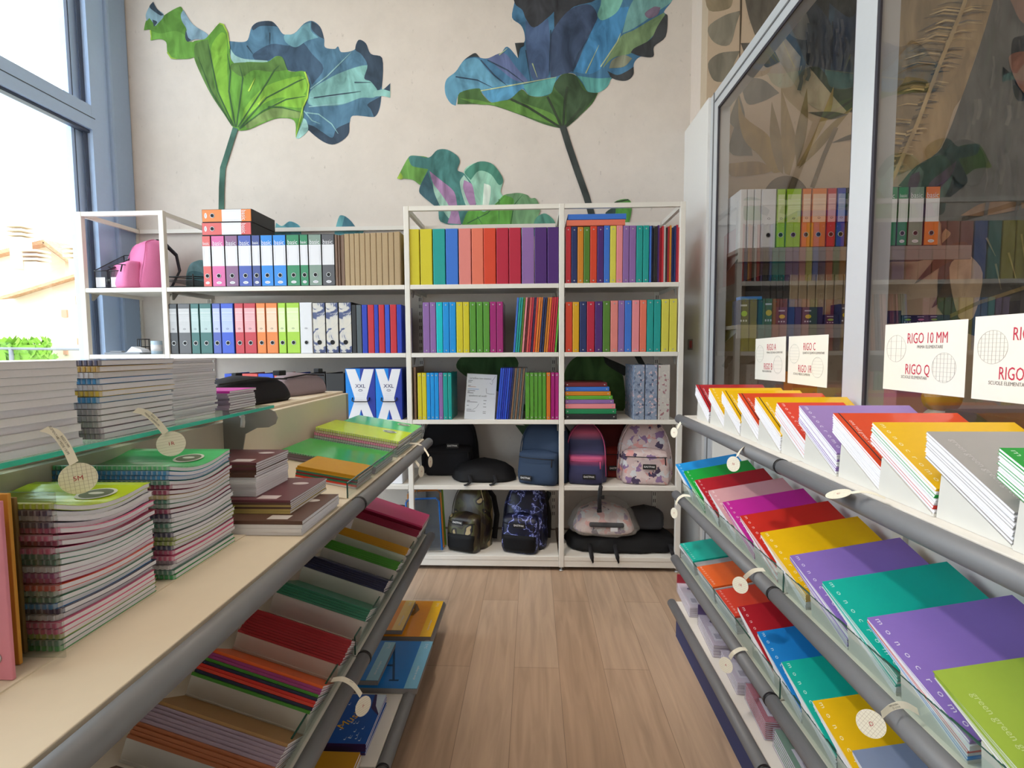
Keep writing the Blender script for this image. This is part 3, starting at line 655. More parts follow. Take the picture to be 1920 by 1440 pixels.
BLOSSOM2 = ramp_mat('blossom_print_grey', 'cell', [(0.0, '#bdb8b2'), (0.7, '#c6c0b8'), (0.8, '#9c6c74'), (0.9, '#a9a49e')], 75, 0.45, distort=0.01)
def file_parts(kind, w, h, dp, cn):
    """[(part name, mesh)] of an upright file: spine towards -y, x 0..w, z 0..h"""
    c = CN[cn]; out = []
    g = mat(c, 0.28, spec=0.5, var=0.03); dark = mat(mixhex(c, '#000000', 0.45), 0.5)
    if kind in ('basic', 'grade', 'plainfile', 'wave'):
        e = 0.0035
        case = BLACK if kind in ('basic', 'wave') else (mat(mixhex(c, '#000000', 0.25), 0.45) if cn != 'white' else LABELW)
        out.append(('slipcase', MB().box((0.0006, 0.003, 0), (w - 0.0006, dp, h), 0).mesh('slipcase', [case])))
        s = MB(); z = lambda f_: h * (1 - f_)
        if kind == 'basic':
            s.box((e, -0.001, 0.004), (w - e, 0.004, h - 0.004))
            s.text('basic', 0.040 if w > 0.06 else 0.027, T((w / 2 - 0.001, -0.0016, z(0.155))) @ TX, 1, sx=0.8 if w > 0.06 else 0.75, bold=0.01)
            s.disc((w / 2, -0.0016, z(0.92)), 0.017 if w > 0.06 else 0.013, 0.0085, 'y', 18, 1)
            s.text('basic', 0.009, T((w / 2, -0.002, z(0.92))) @ TX, 2)
            out.append(('spine', s.mesh('spine', [g, LABELW, mat('#555a66', 0.6)])))
            lb = MB().box((e, -0.0014, z(0.595)), (w - e, 0.003, z(0.205)))
            for q in (0.012, w - 0.012): lb.box((q - 0.0004, -0.0018, z(0.58)), (q + 0.0004, -0.001, z(0.23)), 1)
            out.append(('spine_label', lb.mesh('spine_label', [LABELW, mat('#b9bcc6', 0.6)])))
        elif kind == 'grade':
            s.box((e, -0.001, 0.004), (w - e, 0.004, h - 0.004)); out.append(('spine', s.mesh('spine', [g])))
            lb = MB().box((e + 0.002, -0.002, z(0.575)), (w - e - 0.002, 0.001, z(0.10)), 0)
            lb.box((e + 0.004, -0.0024, z(0.19)), (w - e - 0.004, 0, z(0.183)), 1)
            for i in range(4): lb.box((e + 0.006, -0.0024, z(0.25 + 0.03 * i)), (w - e - 0.006, 0, z(0.247 + 0.03 * i)), 1)
            lb.disc((w / 2, -0.0026, z(0.505)), 0.008, 0.0048, 'y', 16, 2); lb.disc((w / 2, -0.003, z(0.505)), 0.0058, 0.0028, 'y', 16, 0)
            out.append(('spine_label', lb.mesh('spine_label', [mat(mixhex(c, '#f2f2f2', 0.62), 0.18, spec=0.6), mat(mixhex(c, '#ffffff', 0.85), 0.3), mat('#474a55', 0.5)])))
        else:
            s.box((e, -0.001, 0.004), (w - e, 0.004, h - 0.004)); out.append(('spine', s.mesh('spine', [WAVE if kind == 'wave' else g])))
        zr = z(0.785)
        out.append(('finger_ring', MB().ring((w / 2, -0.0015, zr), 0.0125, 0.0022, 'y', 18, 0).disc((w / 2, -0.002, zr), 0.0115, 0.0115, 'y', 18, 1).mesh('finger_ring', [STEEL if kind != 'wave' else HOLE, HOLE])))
        if kind == 'plainfile':
            out.append(('spine_label', MB().disc((w / 2, -0.0026, z(0.505)), 0.008, 0.0048, 'y', 16, 0).disc((w / 2, -0.003, z(0.505)), 0.0058, 0.0028, 'y', 16, 1).mesh('spine_label', [mat('#474a55', 0.5), LABELW])))
    elif kind == 'thin':
        out.append(('cover', MB().box((0.0003, 0, 0), (w - 0.0003, dp, h)).mesh('cover', [g])))
    else:
        m = {'kraft': mat(c, 0.75, scale=120, var=0.08), 'box': mat(c, 0.42, scale=150, var=0.04, bump=0.1), 'ring': mat(c, 0.3, scale=120, var=0.03), 'blossom': BLOSSOM if cn == 'slate' else BLOSSOM2,
             'trans': film('tinted_plastic_' + cn, c, 0.72)}[kind]
        b = MB(); r = min(0.004, w * 0.12); tk = 0.0025
        prof = [(0, dp), (0, r), (r * 0.3, r * 0.3), (r, 0), (w - r, 0), (w - r * 0.3, r * 0.3), (w, r), (w, dp), (w - tk, dp), (w - tk, tk + 0.001), (tk, tk + 0.001), (tk, dp)]
        b.prism([(p[0] * 0.985 + w * 0.0075, p[1]) for p in prof], 0, h, 'z'); out.append(('cover', b.mesh('cover', [m])))
        out.append(('paper_block', MB().box((tk + 0.002, 0.012, 0.004), (w - tk - 0.002, dp - 0.012, h - 0.008)).mesh('paper_block', [PAPER if kind in ('ring', 'trans') else mat(mixhex(c, '#3a3530', 0.7), 0.8)])))
        if kind in ('ring', 'trans'):
            for zz in (0.045 * h, 0.945 * h):
                out.append(('rivet', MB().ring((w / 2, -0.0004, zz), 0.0032, 0.0013, 'y', 10).disc((w / 2, -0.0012, zz), 0.0026, 0.0026, 'y', 10, 0).mesh('rivet', [STEEL])))
    return out
def put_file(kind, w, h, dp, cn, M, label, group, name, cat):
    parts = cached((kind, round(w, 3), round(h, 3), dp, cn), lambda: file_parts(kind, round(w, 3), round(h, 3), dp, cn))
    if len(parts) == 1:
        return solo(name, parts[0][1], label, cat, M, group)
    t = thing(name, label, cat, M, group)
    host = None
    for nm, me in parts:
        o = obj(nm, me, host if host is not None and nm in ('finger_ring', 'rivet') else t)
        if nm in ('spine', 'cover'): host = o
    return t
KW = dict(basic='cased lever arch file', grade='tinted lever arch file', plainfile='lever arch file', wave='inkwash lever arch file', kraft='box file', box='box file', ring='ring binder', trans='translucent ring binder', thin='thin folder', blossom='blossom print binder')
KN = dict(basic='lever_arch_file', grade='lever_arch_file', plainfile='lever_arch_file', wave='lever_arch_file', kraft='box_file', box='box_file', ring='ring_binder', trans='ring_binder', thin='thin_folder', blossom='box_file')
def row(items, z, vmid, where, group, sc, ox, oy, dp=0.285, y=YF + 0.012, hdef=0.318, jitter=0.0, frm='from the window on'):
    """items: (x0, x1, kind, colour[, top y]) in the crop's own pixels, sc/ox/oy its scale and origin"""
    for i, it in enumerate(items):
        a = P(ox + it[0] / sc, vmid, Y=y).x; b = P(ox + it[1] / sc, vmid, Y=y).x
        h = hdef
        kd, cn = it[2], it[3]
        yy = y + random.uniform(0, jitter) if kd != 'thin' else y + random.uniform(0, 0.02)
        n = ORD[i] if i < len(ORD) else 'last'
        lab = f"{CW[cn]} {KW[kd]}, {n} {frm} {where}"
        put_file(kd, b - a - 0.0008, it[4] if len(it) > 4 else h, dp, cn, T((a, yy, z)), lab, group, KN[kd], 'folder' if kd == 'thin' else 'binder')

S2 = (4.0, 300, 370)
row([(320, 386, 'basic', 'coral'), (388, 489, 'basic', 'pink'), (490, 588, 'basic', 'mauve'), (588, 690, 'basic', 'blue'), (690, 756, 'basic', 'indigo'), (757, 850, 'basic', 'azure'), (850, 949, 'basic', 'azure'), (950, 1050, 'basic', 'green'), (1050, 1115, 'basic', 'green'), (1115, 1215, 'basic', 'sage'), (1215, 1312, 'basic', 'charcoal'),
     (1314, 1330, 'thin', 'brown', .312), (1331, 1347, 'thin', 'brown', .312), (1348, 1364, 'thin', 'brown', .312), (1365, 1383, 'thin', 'brown', .312),
     (1385, 1424, 'kraft', 'kraft', .316), (1425, 1460, 'kraft', 'kraft', .316), (1461, 1499, 'kraft', 'kraft', .318), (1500, 1540, 'kraft', 'kraft', .318), (1541, 1580, 'kraft', 'kraft', .318), (1581, 1625, 'kraft', 'kraft', .32), (1626, 1666, 'kraft', 'kraft', .32), (1667, 1714, 'kraft', 'kraft', .32), (1715, 1756, 'kraft', 'kraft', .322), (1757, 1803, 'kraft', 'kraft', .325)],
    LV[0] + .001, 490, 'the top shelf, wide bay', 'files on the top shelf of the wide bay', *S2)
row([(66, 136, 'grade', 'black'), (138, 232, 'grade', 'charcoal'), (233, 299, 'grade', 'emerald'), (300, 392, 'grade', 'emerald'), (395, 459, 'grade', 'blue'), (460, 556, 'grade', 'cobalt'), (562, 631, 'grade', 'red'), (632, 724, 'grade', 'red'), (725, 796, 'grade', 'orange'), (797, 886, 'grade', 'orange'), (887, 948, 'grade', 'lime'), (950, 1050, 'grade', 'lime'), (1050, 1144, 'plainfile', 'white'),
     (1146, 1243, 'wave', 'white'), (1244, 1341, 'wave', 'white'), (1342, 1440, 'wave', 'white'), (1441, 1474, 'box', 'black', .3), (1475, 1514, 'box', 'slate', .3), (1516, 1557, 'box', 'royal', .3), (1559, 1607, 'box', 'red', .3), (1608, 1640, 'box', 'royal', .3), (1641, 1686, 'box', 'red', .3), (1688, 1725, 'box', 'cobalt', .3), (1727, 1775, 'box', 'red', .3), (1777, 1812, 'box', 'royal', .3)],
    LV[1] + .001, 615, 'the second shelf, wide bay', 'files on the second shelf of the wide bay', *S2)
row([(487, 610, 'box', 'cobalt'), (612, 738, 'box', 'coral'), (740, 858, 'box', 'cobalt'), (860, 980, 'box', 'coral'), (982, 1106, 'box', 'cobalt'), (1107, 1245, 'box', 'black'), (1247, 1388, 'box', 'black')],
    LV[2] + .001, 740, 'the third shelf, wide bay', 'wide box files on the third shelf of the wide bay', *S2, hdef=.292)
S3 = (3.4286, 740, 360)
row([(80, 160, 'box', 'yellow'), (164, 243, 'box', 'yellow'), (246, 326, 'box', 'teal'), (329, 409, 'box', 'sky'), (412, 492, 'box', 'salmon'), (495, 571, 'box', 'peach'), (572, 651, 'box', 'vermilion'), (654, 733, 'box', 'crimson'), (735, 813, 'box', 'crimson'), (817, 898, 'box', 'lilac'), (900, 980, 'box', 'purple'), (982, 1056, 'box', 'purple')],
    LV[0] + .001, 480, 'the top shelf, middle bay', 'box files on the top shelf of the middle bay', *S3, hdef=.338)
thinc = ['sky', 'navy', 'black', 'black', 'purple', 'crimson', 'red', 'white', 'black', 'red', 'amber', 'navy', 'navy', 'crimson', 'coral']
row([(1099, 1135, 'ring', 'red', .34), (1136, 1175, 'ring', 'navy', .338), (1176, 1215, 'ring', 'amber', .336), (1216, 1256, 'ring', 'olive', .336), (1257, 1301, 'ring', 'vermilion', .34), (1302, 1345, 'ring', 'purple', .338), (1346, 1384, 'ring', 'sky', .342), (1385, 1425, 'ring', 'straw', .34), (1426, 1467, 'ring', 'rose', .342), (1468, 1508, 'ring', 'lilac', .34), (1509, 1553, 'ring', 'lilac', .34), (1554, 1596, 'ring', 'teal', .34), (1597, 1636, 'ring', 'teal', .34)]
    + [(1638 + i * 13.3, 1638 + (i + 1) * 13.3 - 0.6, 'thin', c_, .335 + .008 * math.sin(i * 2.1)) for i, c_ in enumerate(thinc)],
    LV[0] + .001, 480, 'the top shelf, end bay', 'binders on the top shelf of the end bay', *S3, dp=0.27)
row([(182, 227, 'ring', 'lilac'), (228, 267, 'ring', 'lilac'), (268, 310, 'ring', 'turquoise'), (311, 352, 'ring', 'cyan'), (353, 395, 'ring', 'cyan'), (397, 440, 'ring', 'yellow'), (441, 481, 'ring', 'yellow'), (483, 524, 'trans', 'grass'), (527, 568, 'trans', 'grass'), (570, 611, 'trans', 'grass'), (613, 655, 'trans', 'magenta'), (656, 698, 'trans', 'magenta')],
    LV[1] + .001, 620, 'the second shelf, middle bay', 'ring binders on the second shelf of the middle bay', *S3, hdef=.312, dp=0.25)
row([(1098, 1143, 'ring', 'vermilion', .306), (1144, 1187, 'ring', 'gold', .306), (1190, 1235, 'ring', 'navy', .308), (1236, 1286, 'ring', 'crimson', .308), (1288, 1337, 'ring', 'purple', .308), (1339, 1386, 'ring', 'olive', .31), (1388, 1436, 'ring', 'salmon', .312), (1438, 1479, 'ring', 'lilac', .312), (1480, 1524, 'ring', 'sky', .312), (1526, 1575, 'ring', 'rose', .314), (1577, 1620, 'ring', 'peach', .314), (1622, 1665, 'ring', 'teal', .316), (1667, 1711, 'ring', 'teal', .316), (1716, 1765, 'ring', 'straw', .318), (1767, 1816, 'ring', 'straw', .32)],
    LV[1] + .001, 610, 'the second shelf, end bay', 'ring binders on the second shelf of the end bay', *S3, dp=0.25)
S4 = (3.2732, 740, 650)
row([(94, 108, 'thin', 'brown', .325), (118, 132, 'thin', 'brown', .33), (141, 167, 'ring', 'yellow'), (168, 196, 'ring', 'yellow'), (197, 220, 'ring', 'cyan'), (221, 245, 'ring', 'cyan'), (246, 271, 'ring', 'cyan'), (272, 297, 'ring', 'lilac'), (298, 327, 'ring', 'teal'), (328, 350, 'ring', 'teal')],
    LV[2] + .001, 740, 'the third shelf, middle bay', 'ring binders on the third shelf of the middle bay', *S4, hdef=.293, dp=0.24)
row([(802, 828, 'trans', 'grass'), (830, 854, 'trans', 'grass'), (856, 880, 'trans', 'grass'), (881, 905, 'trans', 'grass'), (906, 930, 'trans', 'grass'), (932, 957, 'trans', 'orange'), (959, 983, 'trans', 'magenta'), (984, 1008, 'trans', 'magenta')],
    LV[2] + .001, 740, 'the third shelf past the card', 'translucent binders on the third shelf', *S4, hdef=.293, dp=0.24)
row([(1466, 1535, 'blossom', 'slate'), (1538, 1613, 'blossom', 'slate'), (1617, 1690, 'blossom', 'white')],
    LV[2] + .001, 740, 'the third shelf, end bay', 'blossom print binders on the third shelf of the end bay', *S4, hdef=.338, dp=0.285)
# leaning thin folders
def leaners(cols, u0, u1, v, z, lean, h, where, group, y=YF + 0.02, dp=0.24):
    for i, cn in enumerate(cols):
        a = P(u0 + (u1 - u0) * i / len(cols), v, Y=y).x; b = P(u0 + (u1 - u0) * (i + 1) / len(cols), v, Y=y).x
        M = T((a, y + random.uniform(0, .012), z)) @ R(lean, 'Y')
        put_file('thin', min(0.011, (b - a) * math.cos(math.radians(lean)) - 0.0006), h, dp, cn, M, f"{CW[cn]} thin folder leaning, {ORD[i]} from the window {where}", group, 'thin_folder', 'folder')
leaners(['sky', 'teal', 'teal', 'olive', 'rose', 'maroon', 'coral', 'crimson', 'purple', 'vermilion', 'orange', 'orange', 'navy', 'navy', 'amber', 'orange', 'red', 'red', 'crimson', 'grass'], 962, 1044, 655, LV[1] + .002, 4.5, .338, 'on the second shelf, middle bay', 'leaning thin folders on the second shelf')
leaners(['cobalt', 'cobalt', 'royal', 'royal', 'cobalt', 'royal', 'navy', 'brown', 'slate', 'brown', 'slate', 'brown', 'slate'], 930, 980, 780, LV[2] + .002, 5.5, .322, 'behind the price card, third shelf', 'leaning thin folders on the third shelf')
# lying files
def lying(cn, kind, u0, u1, v, z, w, dp, h, label, group):
    a = P(u0, v, Y=YF + 0.012).x
    put_file(kind, w, h, dp, cn, T((a, YF + 0.012, z + w)) @ R(90, 'Y'), label, group, KN[kind], 'binder')
zt = LV[0] + .001 + .3185
lying('coral', 'basic', 378, 477, 425, zt, .080, .285, .318, 'coral red lever arch file lying on the upright files, lower of two', 'lever arch files lying on the row')
lying('orange', 'basic', 378, 477, 400, zt + .0805, .080, .285, .318, 'orange lever arch file lying on top of the coral red one', 'lever arch files lying on the row')
zt = LV[0] + .001 + .343
lying('peach', 'box', 1062.5, 1169, 418, zt, .036, .27, .352, 'peach binder lying across the upright binders, under a blue one', 'binders lying on the end bay')
lying('sky', 'box', 1065, 1171, 406, zt + .0365, .034, .27, .35, 'sky blue binder lying on top of the peach one, end bay', 'binders lying on the end bay')
zz = LV[2] + .001
for i, (cn, w_, u1) in enumerate([('black', .033, 1364), ('green', .032, 1360), ('rose', .031, 1355), ('lilac', .026, 1345), ('grass', .024, 1337), ('amber', .026, 1325), ('sky', .028, 1316), ('maroon', .026, 1302)]):
    L_ = P(740 + u1 / 3.2732, 740, Y=YF + 0.02).x - P(740 + 1048 / 3.2732, 740, Y=YF + 0.02).x
    a = P(740 + 1048 / 3.2732, 740, Y=YF + 0.02).x
    put_file('ring', w_, round(L_, 3), 0.25, cn, T((a, YF + 0.02, zz + w_)) @ R(90, 'Y'), f"{CW[cn]} ring binder lying {'at the bottom' if i == 0 else ORD[i] + ' from the bottom'} of the flat stack, end bay", 'ring binders stacked flat in the end bay', 'ring_binder', 'binder')
    zz += w_ + 0.0005
# two archive boxes with the X shaped label
for i, (u0, u1) in enumerate(((648.5, 703.5), (704.5, 753.5))):
    a = P(u0, 740, Y=YF + .01).x; w = P(u1, 740, Y=YF + .01).x - a; h = .322
    t = thing('archive_file', 'blue wide archive file with white cross label, ' + ('beside the black box files' if i == 0 else 'against the shelving post'), 'binder', (a, YF + .012, LV[2] + .001), 'blue archive files with white cross labels')
    obj('slipcase', MB().box((0, .002, 0), (w, .3, h)).mesh('slipcase', [mat('#1d3a9a', 0.4)]), t)
    obj('spine', MB().box((0, -.001, 0), (w * .5, .002, h), 0).box((w * .5, -.001, 0), (w, .002, h), 1).mesh('spine', [mat('#0f84e0', .35), mat('#20369a', .35)]), t)
    lb = MB(); y0 = -.0018
    q = lambda x, z: (w * x, y0, h * z)
    lb.poly([q(.02, .99), q(.34, .99), q(.50, .74), q(.63, .99), q(.97, .99), q(.70, .42), q(.72, .36), q(.28, .36), q(.30, .42)])
    lb.poly([q(.28, .355), q(.72, .355), q(.95, .0), q(.62, .0), q(.51, .20), q(.40, .0), q(.06, .0)])
    lb.text('XXL', .034, T((w * .5, y0 - .001, h * .655)) @ TX, 1, bold=.03); lb.tube([(w * .5 + .012 * math.cos(6.2832 * q_ / 16), y0 - .0005, h * .575 + .0055 * math.sin(6.2832 * q_ / 16)) for q_ in range(16)], .0012, 5, 1, True)
    for j in range(4): lb.box((w * .34, y0 - .0006, h * (.40 + .035 * j)), (w * .66, y0 - .0002, h * (.403 + .035 * j)), 2)
    obj('cross_label', lb.mesh('cross_label', [LABELW, mat('#1b2060', .5), mat('#c8c9d2', .6)]), t)
    obj('handle_clip', MB().tube([(w * .22, -.002, h * .43), (w * .22, -.012, h * .375), (w * .3, -.014, h * .355), (w * .72, -.014, h * .355), (w * .8, -.012, h * .375), (w * .8, -.002, h * .43)], .0035, 6).mesh('handle_clip', [BLACK]), t)
# price card standing on the third shelf
a = P(740 + 425 / 3.2732, 740, Y=YF + .03).x
w = P(740 + 612 / 3.2732, 780, Y=YF + .03).x - a
t = thing('price_card', 'white A4 price card in a clear leaning holder, third shelf', 'sign', T((a, YF + .03, LV[2] + .003)) @ R(-12, 'X') @ R(3, 'Y'))
cd = MB().box((0, 0, 0), (w, .003, .29), 0)
for j, (x0, x1, z) in enumerate([(.05, .2, .245), (.05, .16, .235), (.05, .14, .212), (.05, .3, .215 - .035), (.05, .12, .172), (.05, .25, .165), (.05, .15, .115), (.05, .4, .108), (.05, .12, .085), (.05, .22, .06), (.05, .35, .05), (.6, .7, .12), (.6, .68, .10), (.6, .7, .08), (.6, .7, .05), (.6, .7, .04)]):
    cd.box((w * x0, -.0008, z), (w * x1, .001, z + .003), 1)
cd.box((w * .05, -.0008, .205), (w * .32, .001, .2085), 2); cd.box((w * .05, -.0008, .190), (w * .42, .001, .1935), 3)
cd.text('cartelline con elastico', .016, T((w * .45, -.001, .262)) @ TX, 1); cd.text('quaderni ad anelli', .016, T((w * .4, -.001, .15)) @ TX, 1)
cd.tube([(w * .78, -.001, .235), (w * .84, -.001, .225), (w * .88, -.001, .245), (w * .84, -.001, .25), (w * .9, -.001, .262), (w * .95, -.001, .282)], .0008, 4, 1)
cd.tube([(w * .66, -.001, .2), (w * .68, -.001, .17), (w * .8, -.001, .165), (w * .95, -.001, .165)], .0008, 4, 1)
cd.tube([(w * .25, -.001, .06), (w * .38, -.001, .075), (w * .45, -.001, .1)], .0008, 4, 1)
obj('card', cd.mesh('card', [LABELW, mat('#4b4b55', .6), mat('#c89c8a', .6), mat('#7d9fd0', .6)]), t)
obj('holder', MB().box((-.003, -.006, -.003), (w + .003, -.004, .293)).mesh('holder', [glass('clear_acrylic', (.97, .98, .98, 1), .6)]), t)

# ------------------------------------------------------------------ backpacks and bags
def soft(mb, w, d, h, seed, m=0, amp=0.008, dome=0.55, taper=0.6, ex=3.2, nz=16, na=28, M=None, wt=0.9):
    """rounded cloth bag: x -w/2..w/2, front at y = 0, back at y = d, z 0..h"""
    vs = []; fs = []
    for j in range(nz + 1):
        t = j / nz
        wf = 0.94 + 0.06 * min(1, t / 0.12) if t < 0.12 else 1 - (1 - wt) * t
        if t > dome: wf *= max(0.02, 1 - ((t - dome) / (1 - dome)) ** 2.6) ** 0.5 if t < 1 else 0.05
        df = (0.92 + 0.08 * min(1, t / 0.12)) * (1 - (1 - taper) * t ** 1.3)
        if t > 0.85: df *= max(0.1, 1 - ((t - 0.85) / 0.15) ** 2 * 0.8)
        for i in range(na):
            a = 2 * math.pi * i / na; c, s = math.cos(a), math.sin(a)
            x = math.copysign(abs(c) ** (2 / ex), c) * w / 2 * wf; y = math.copysign(abs(s) ** (2 / ex), s) * d / 2 * df
            p = Vector((x, d - d * df / 2 + y, h * t))
            n_ = mnoise.noise(p * 9 + Vector((seed, seed * 2, 0))) * amp + mnoise.noise(p * 24 + Vector((seed * 3, 0, 1))) * amp * 0.45
            q = Vector((c, s, 0.3 if t > 0.7 else 0)); p += q * n_
            p.z = max(0, p.z); vs.append(tuple(p))
    for j in range(nz):
        for i in range(na):
            i2 = (i + 1) % na; fs.append((j * na + i, j * na + i2, (j + 1) * na + i2, (j + 1) * na + i))
    fs.append(tuple(range(na))[::-1]); fs.append(tuple(range(nz * na, nz * na + na)))
    return mb.add(vs, fs, m, True, M)
PATCHT = mat('#f2f0ee', 0.5); PATCH = mat('#121214', 0.5); STRAP = mat('#1a1a1e', 0.7, scale=150, var=0.15)
def backpack(label, x, y, z, yaw, w, d, h, bm, pm, seed, tilt=0.0, low=None, pk=0.44, patch=0.5, trim=None, px=0.0, group='backpacks on the shelving', dome=0.5):
    t = thing('backpack', label, 'backpack', T((x, y, z)) @ R(yaw, 'Z') @ R(tilt, 'X'), group)
    obj('body', soft(MB(), w, d, h, seed, dome=dome).mesh('body', [bm]), t)
    pw, pd, ph = w * 0.80, d * 0.34, h * pk
    fp = obj('front_pocket', soft(MB(), pw, pd * 1.7, ph, seed + 5, amp=0.008, dome=0.86, taper=0.72, ex=4.2, nz=14, wt=0.95).mesh('front_pocket', [pm]), t, T((0, -pd, 0.006)))
    if low is not None:
        obj('lower_panel', soft(MB(), pw * 0.92, pd * 1.5, ph * 0.52, seed + 8, amp=0.003, dome=0.95, taper=0.98, ex=4, nz=6, wt=1.0).mesh('lower_panel', [low]), fp, T((0, -0.006, 0.006)))
    zc = 0.012 + ph * patch
    lb = MB().box((-0.04, -0.004, -0.016), (0.04, 0.002, 0.016), 0, r=0.001); lb.text('EASTPAK', 0.0165, T((0, -0.0046, 0)) @ TX, 1, bold=0.02, sx=1.0)
    obj('logo_patch', lb.mesh('logo_patch', [PATCH, PATCHT]), fp, T((0, pd, -.006)) @ T((px, -pd - (0.012 if low is None or patch < .5 else 0.010), zc)) @ R(-6, 'X'))
    zp = MB(); tz = ph * 0.80
    zp.tube([(-pw * 0.44, -pd * 0.55, tz), (-pw * 0.3, -pd * 0.99, tz + .004), (0, -pd * 1.06, tz + .004), (pw * 0.3, -pd * 0.99, tz + .004), (pw * 0.44, -pd * 0.55, tz)], 0.0028, 6)
    zp.tube([(pw * 0.40, -pd * 0.75, tz), (pw * 0.41, -pd * 0.9, tz - .045)], 0.004, 6)
    obj('zipper', zp.mesh('zipper', [trim or STRAP]), fp, T((0, pd, -.006)))
    def edge(t, sg):
        wf = 1 - .1 * t
        if t > dome: wf *= max(0.02, 1 - ((t - dome) / (1 - dome)) ** 2.6) ** 0.5
        df = 1 - .4 * t ** 1.3
        if t > .85: df *= max(.1, 1 - ((t - .85) / .15) ** 2 * .8)
        return (sg * w / 2 * wf * .93, d - d / 2 * df - d / 2 * df * .80 - .002, h * t)
    ts_ = [.12, .25, .4, .5, .6, .7, .78, .85, .90, .94, .97]
    pip = MB().tube([edge(q, 1) for q in ts_] + [edge(q, -1) for q in ts_[::-1]], 0.003, 6)
    obj('piping', pip.mesh('piping', [trim or bm]), t)
    obj('handle', MB().tube([(-0.05, d * 0.8, h * 0.95), (-0.035, d * 0.85, h * 0.985), (0.035, d * 0.85, h * 0.985), (0.05, d * 0.8, h * 0.95)], 0.009, 6, flat=0.4).mesh('handle', [STRAP]), t)
    for sx in (-1, 1):
        obj('shoulder_strap', MB().tube([(sx * w * 0.22, d * 0.98, h * 0.9), (sx * w * 0.34, d + 0.045, h * 0.7), (sx * w * 0.42, d + 0.05, h * 0.4), (sx * w * 0.45, d * 0.95, h * 0.06)], 0.02, 8, flat=0.3, up=(0, 1, 0)).mesh('shoulder_strap', [STRAP]), t)
    return t
def cloth(hx, b=0.25): return mat(hx, 0.7, scale=350, var=0.12, bump=b, spec=0.25)
CAMO = ramp_mat('camo_print', 'noise', [(0.0, '#241a17'), (0.40, '#3c3220'), (0.47, '#4d4d2c'), (0.525, '#241a17'), (0.56, '#b09c70')], 7.5, 0.35, 1.5, bump=0.1)
BOLT = ramp_mat('lightning_print', 'edge', [(0.0, '#d4dcff'), (0.010, '#6a78d0'), (0.03, '#1d2560'), (0.12, '#0b0f2a')], 8, 0.45, distort=0.22, bump=0.1)
FLOR = ramp_mat('floral_print', 'cell', [(0.0, '#cdb5b4'), (0.42, '#d6c3c1'), (0.56, '#8d6f98'), (0.64, '#d89a96'), (0.72, '#cfd0d4'), (0.82, '#4c3d5c'), (0.87, '#cdb5b4'), (0.95, '#d4847e')], 26, 0.6, distort=0.07, bump=0.1)
DUSK = ramp_mat('dusk_print', 'z', [(0.0, '#2b2c4c'), (0.11, '#343560'), (0.165, '#c04a78'), (0.18, '#4f3a66'), (0.21, '#2e3157'), (0.27, '#32355a'), (0.32, '#b8506c'), (0.38, '#3a2f55')], 1, 0.6, bump=0.1)
def bx(u, v, Y): return P(u, v, Y=Y).x
backpack('plain black backpack standing against the wall, fourth shelf', bx(841, 840, 3.4), 3.42, LV[3], 4, .41, .17, .405, cloth('#15151a'), cloth('#15151a'), 3, pk=.5, patch=.98, px=.03)
backpack('navy blue backpack slouching on the fourth shelf, middle bay', bx(1010, 850, 3.2), 3.20, LV[3], -24, .34, .20, .405, cloth('#2c3c54'), cloth('#2c3c54'), 7, pk=.52, patch=.16, px=-.055)
backpack('dusk striped violet and pink backpack on the fourth shelf, end bay', bx(1099, 850, 3.19), 3.20, LV[3], -6, .275, .14, .375, DUSK, DUSK, 9, pk=.5, patch=.24, px=.02, trim=mat('#c8507c', .5))
backpack('dark red backpack standing behind the dusk striped one', bx(1150, 850, 3.38), 3.385, LV[3], 0, .30, .16, .39, cloth('#5a1a1c'), cloth('#7a2420'), 15, pk=.5, patch=.3)
backpack('pale floral backpack on the fourth shelf, end bay', bx(1210, 850, 3.22), 3.22, LV[3], -8, .365, .19, .405, FLOR, FLOR, 11, pk=.54, patch=.5, px=.02, dome=.35)
backpack('glossy camouflage backpack on the bottom shelf', bx(872, 980, 3.27), 3.235, LV[4], -22, .275, .20, .425, CAMO, CAMO, 13, low=cloth('#101012'), pk=.56, patch=.80, px=-.005)
backpack('dark blue lightning print backpack on the bottom shelf', bx(977, 985, 3.27), 3.225, LV[4], -14, .30, .21, .425, BOLT, BOLT, 17, low=cloth('#0c0c10'), pk=.56, patch=.76, px=.01)
backpack('pink backpack on the top shelf of the corner bay', bx(242, 490, 3.3), 3.27, LV[0], -34, .36, .21, .36, cloth('#e27fae', .15), cloth('#e27fae', .15), 21, tilt=0, pk=.52, patch=.26, px=-.04, dome=.35)
# dangling and lying straps / bags
t = thing('shoulder_bag', 'black bag lying flat between the black and navy backpacks, fourth shelf', 'bag', T((bx(910, 890, 3.3), 3.18, LV[3])) @ R(4, 'Z'))
obj('body', soft(MB(), .42, .30, .11, 31, amp=.022, dome=.5, taper=.8, nz=12, na=44, ex=3.2, wt=.8).mesh('body', [cloth('#141417')]), t)
for sx in (-.09, .07): obj('strap', MB().tube([(sx, .02, .05), (sx + .01, -.02, .02), (sx - .01, -.045, .008), (sx - .03, -.055, .005)], .012, 8, flat=.35).mesh('strap', [STRAP]), t)
t = thing('strap', 'black strap with buckle hanging over the edge under the dusk striped backpack', 'strap', (bx(1124, 930, 3.115), 3.112, LV[3] - .16))
obj('webbing', MB().tube([(.012, .055, .166), (.010, .01, .166), (.004, -.004, .15), (.0, 0, .08), (.001, 0, .0)], .0125, 8, flat=.22, up=(0, 1, 0)).mesh('webbing', [STRAP]), t)
obj('buckle', MB().box((-.016, -.006, .0), (.014, .006, .022), r=.003).box((.004, -.008, .085), (.03, .006, .11), r=.003).mesh('buckle', [BLACK]), t)
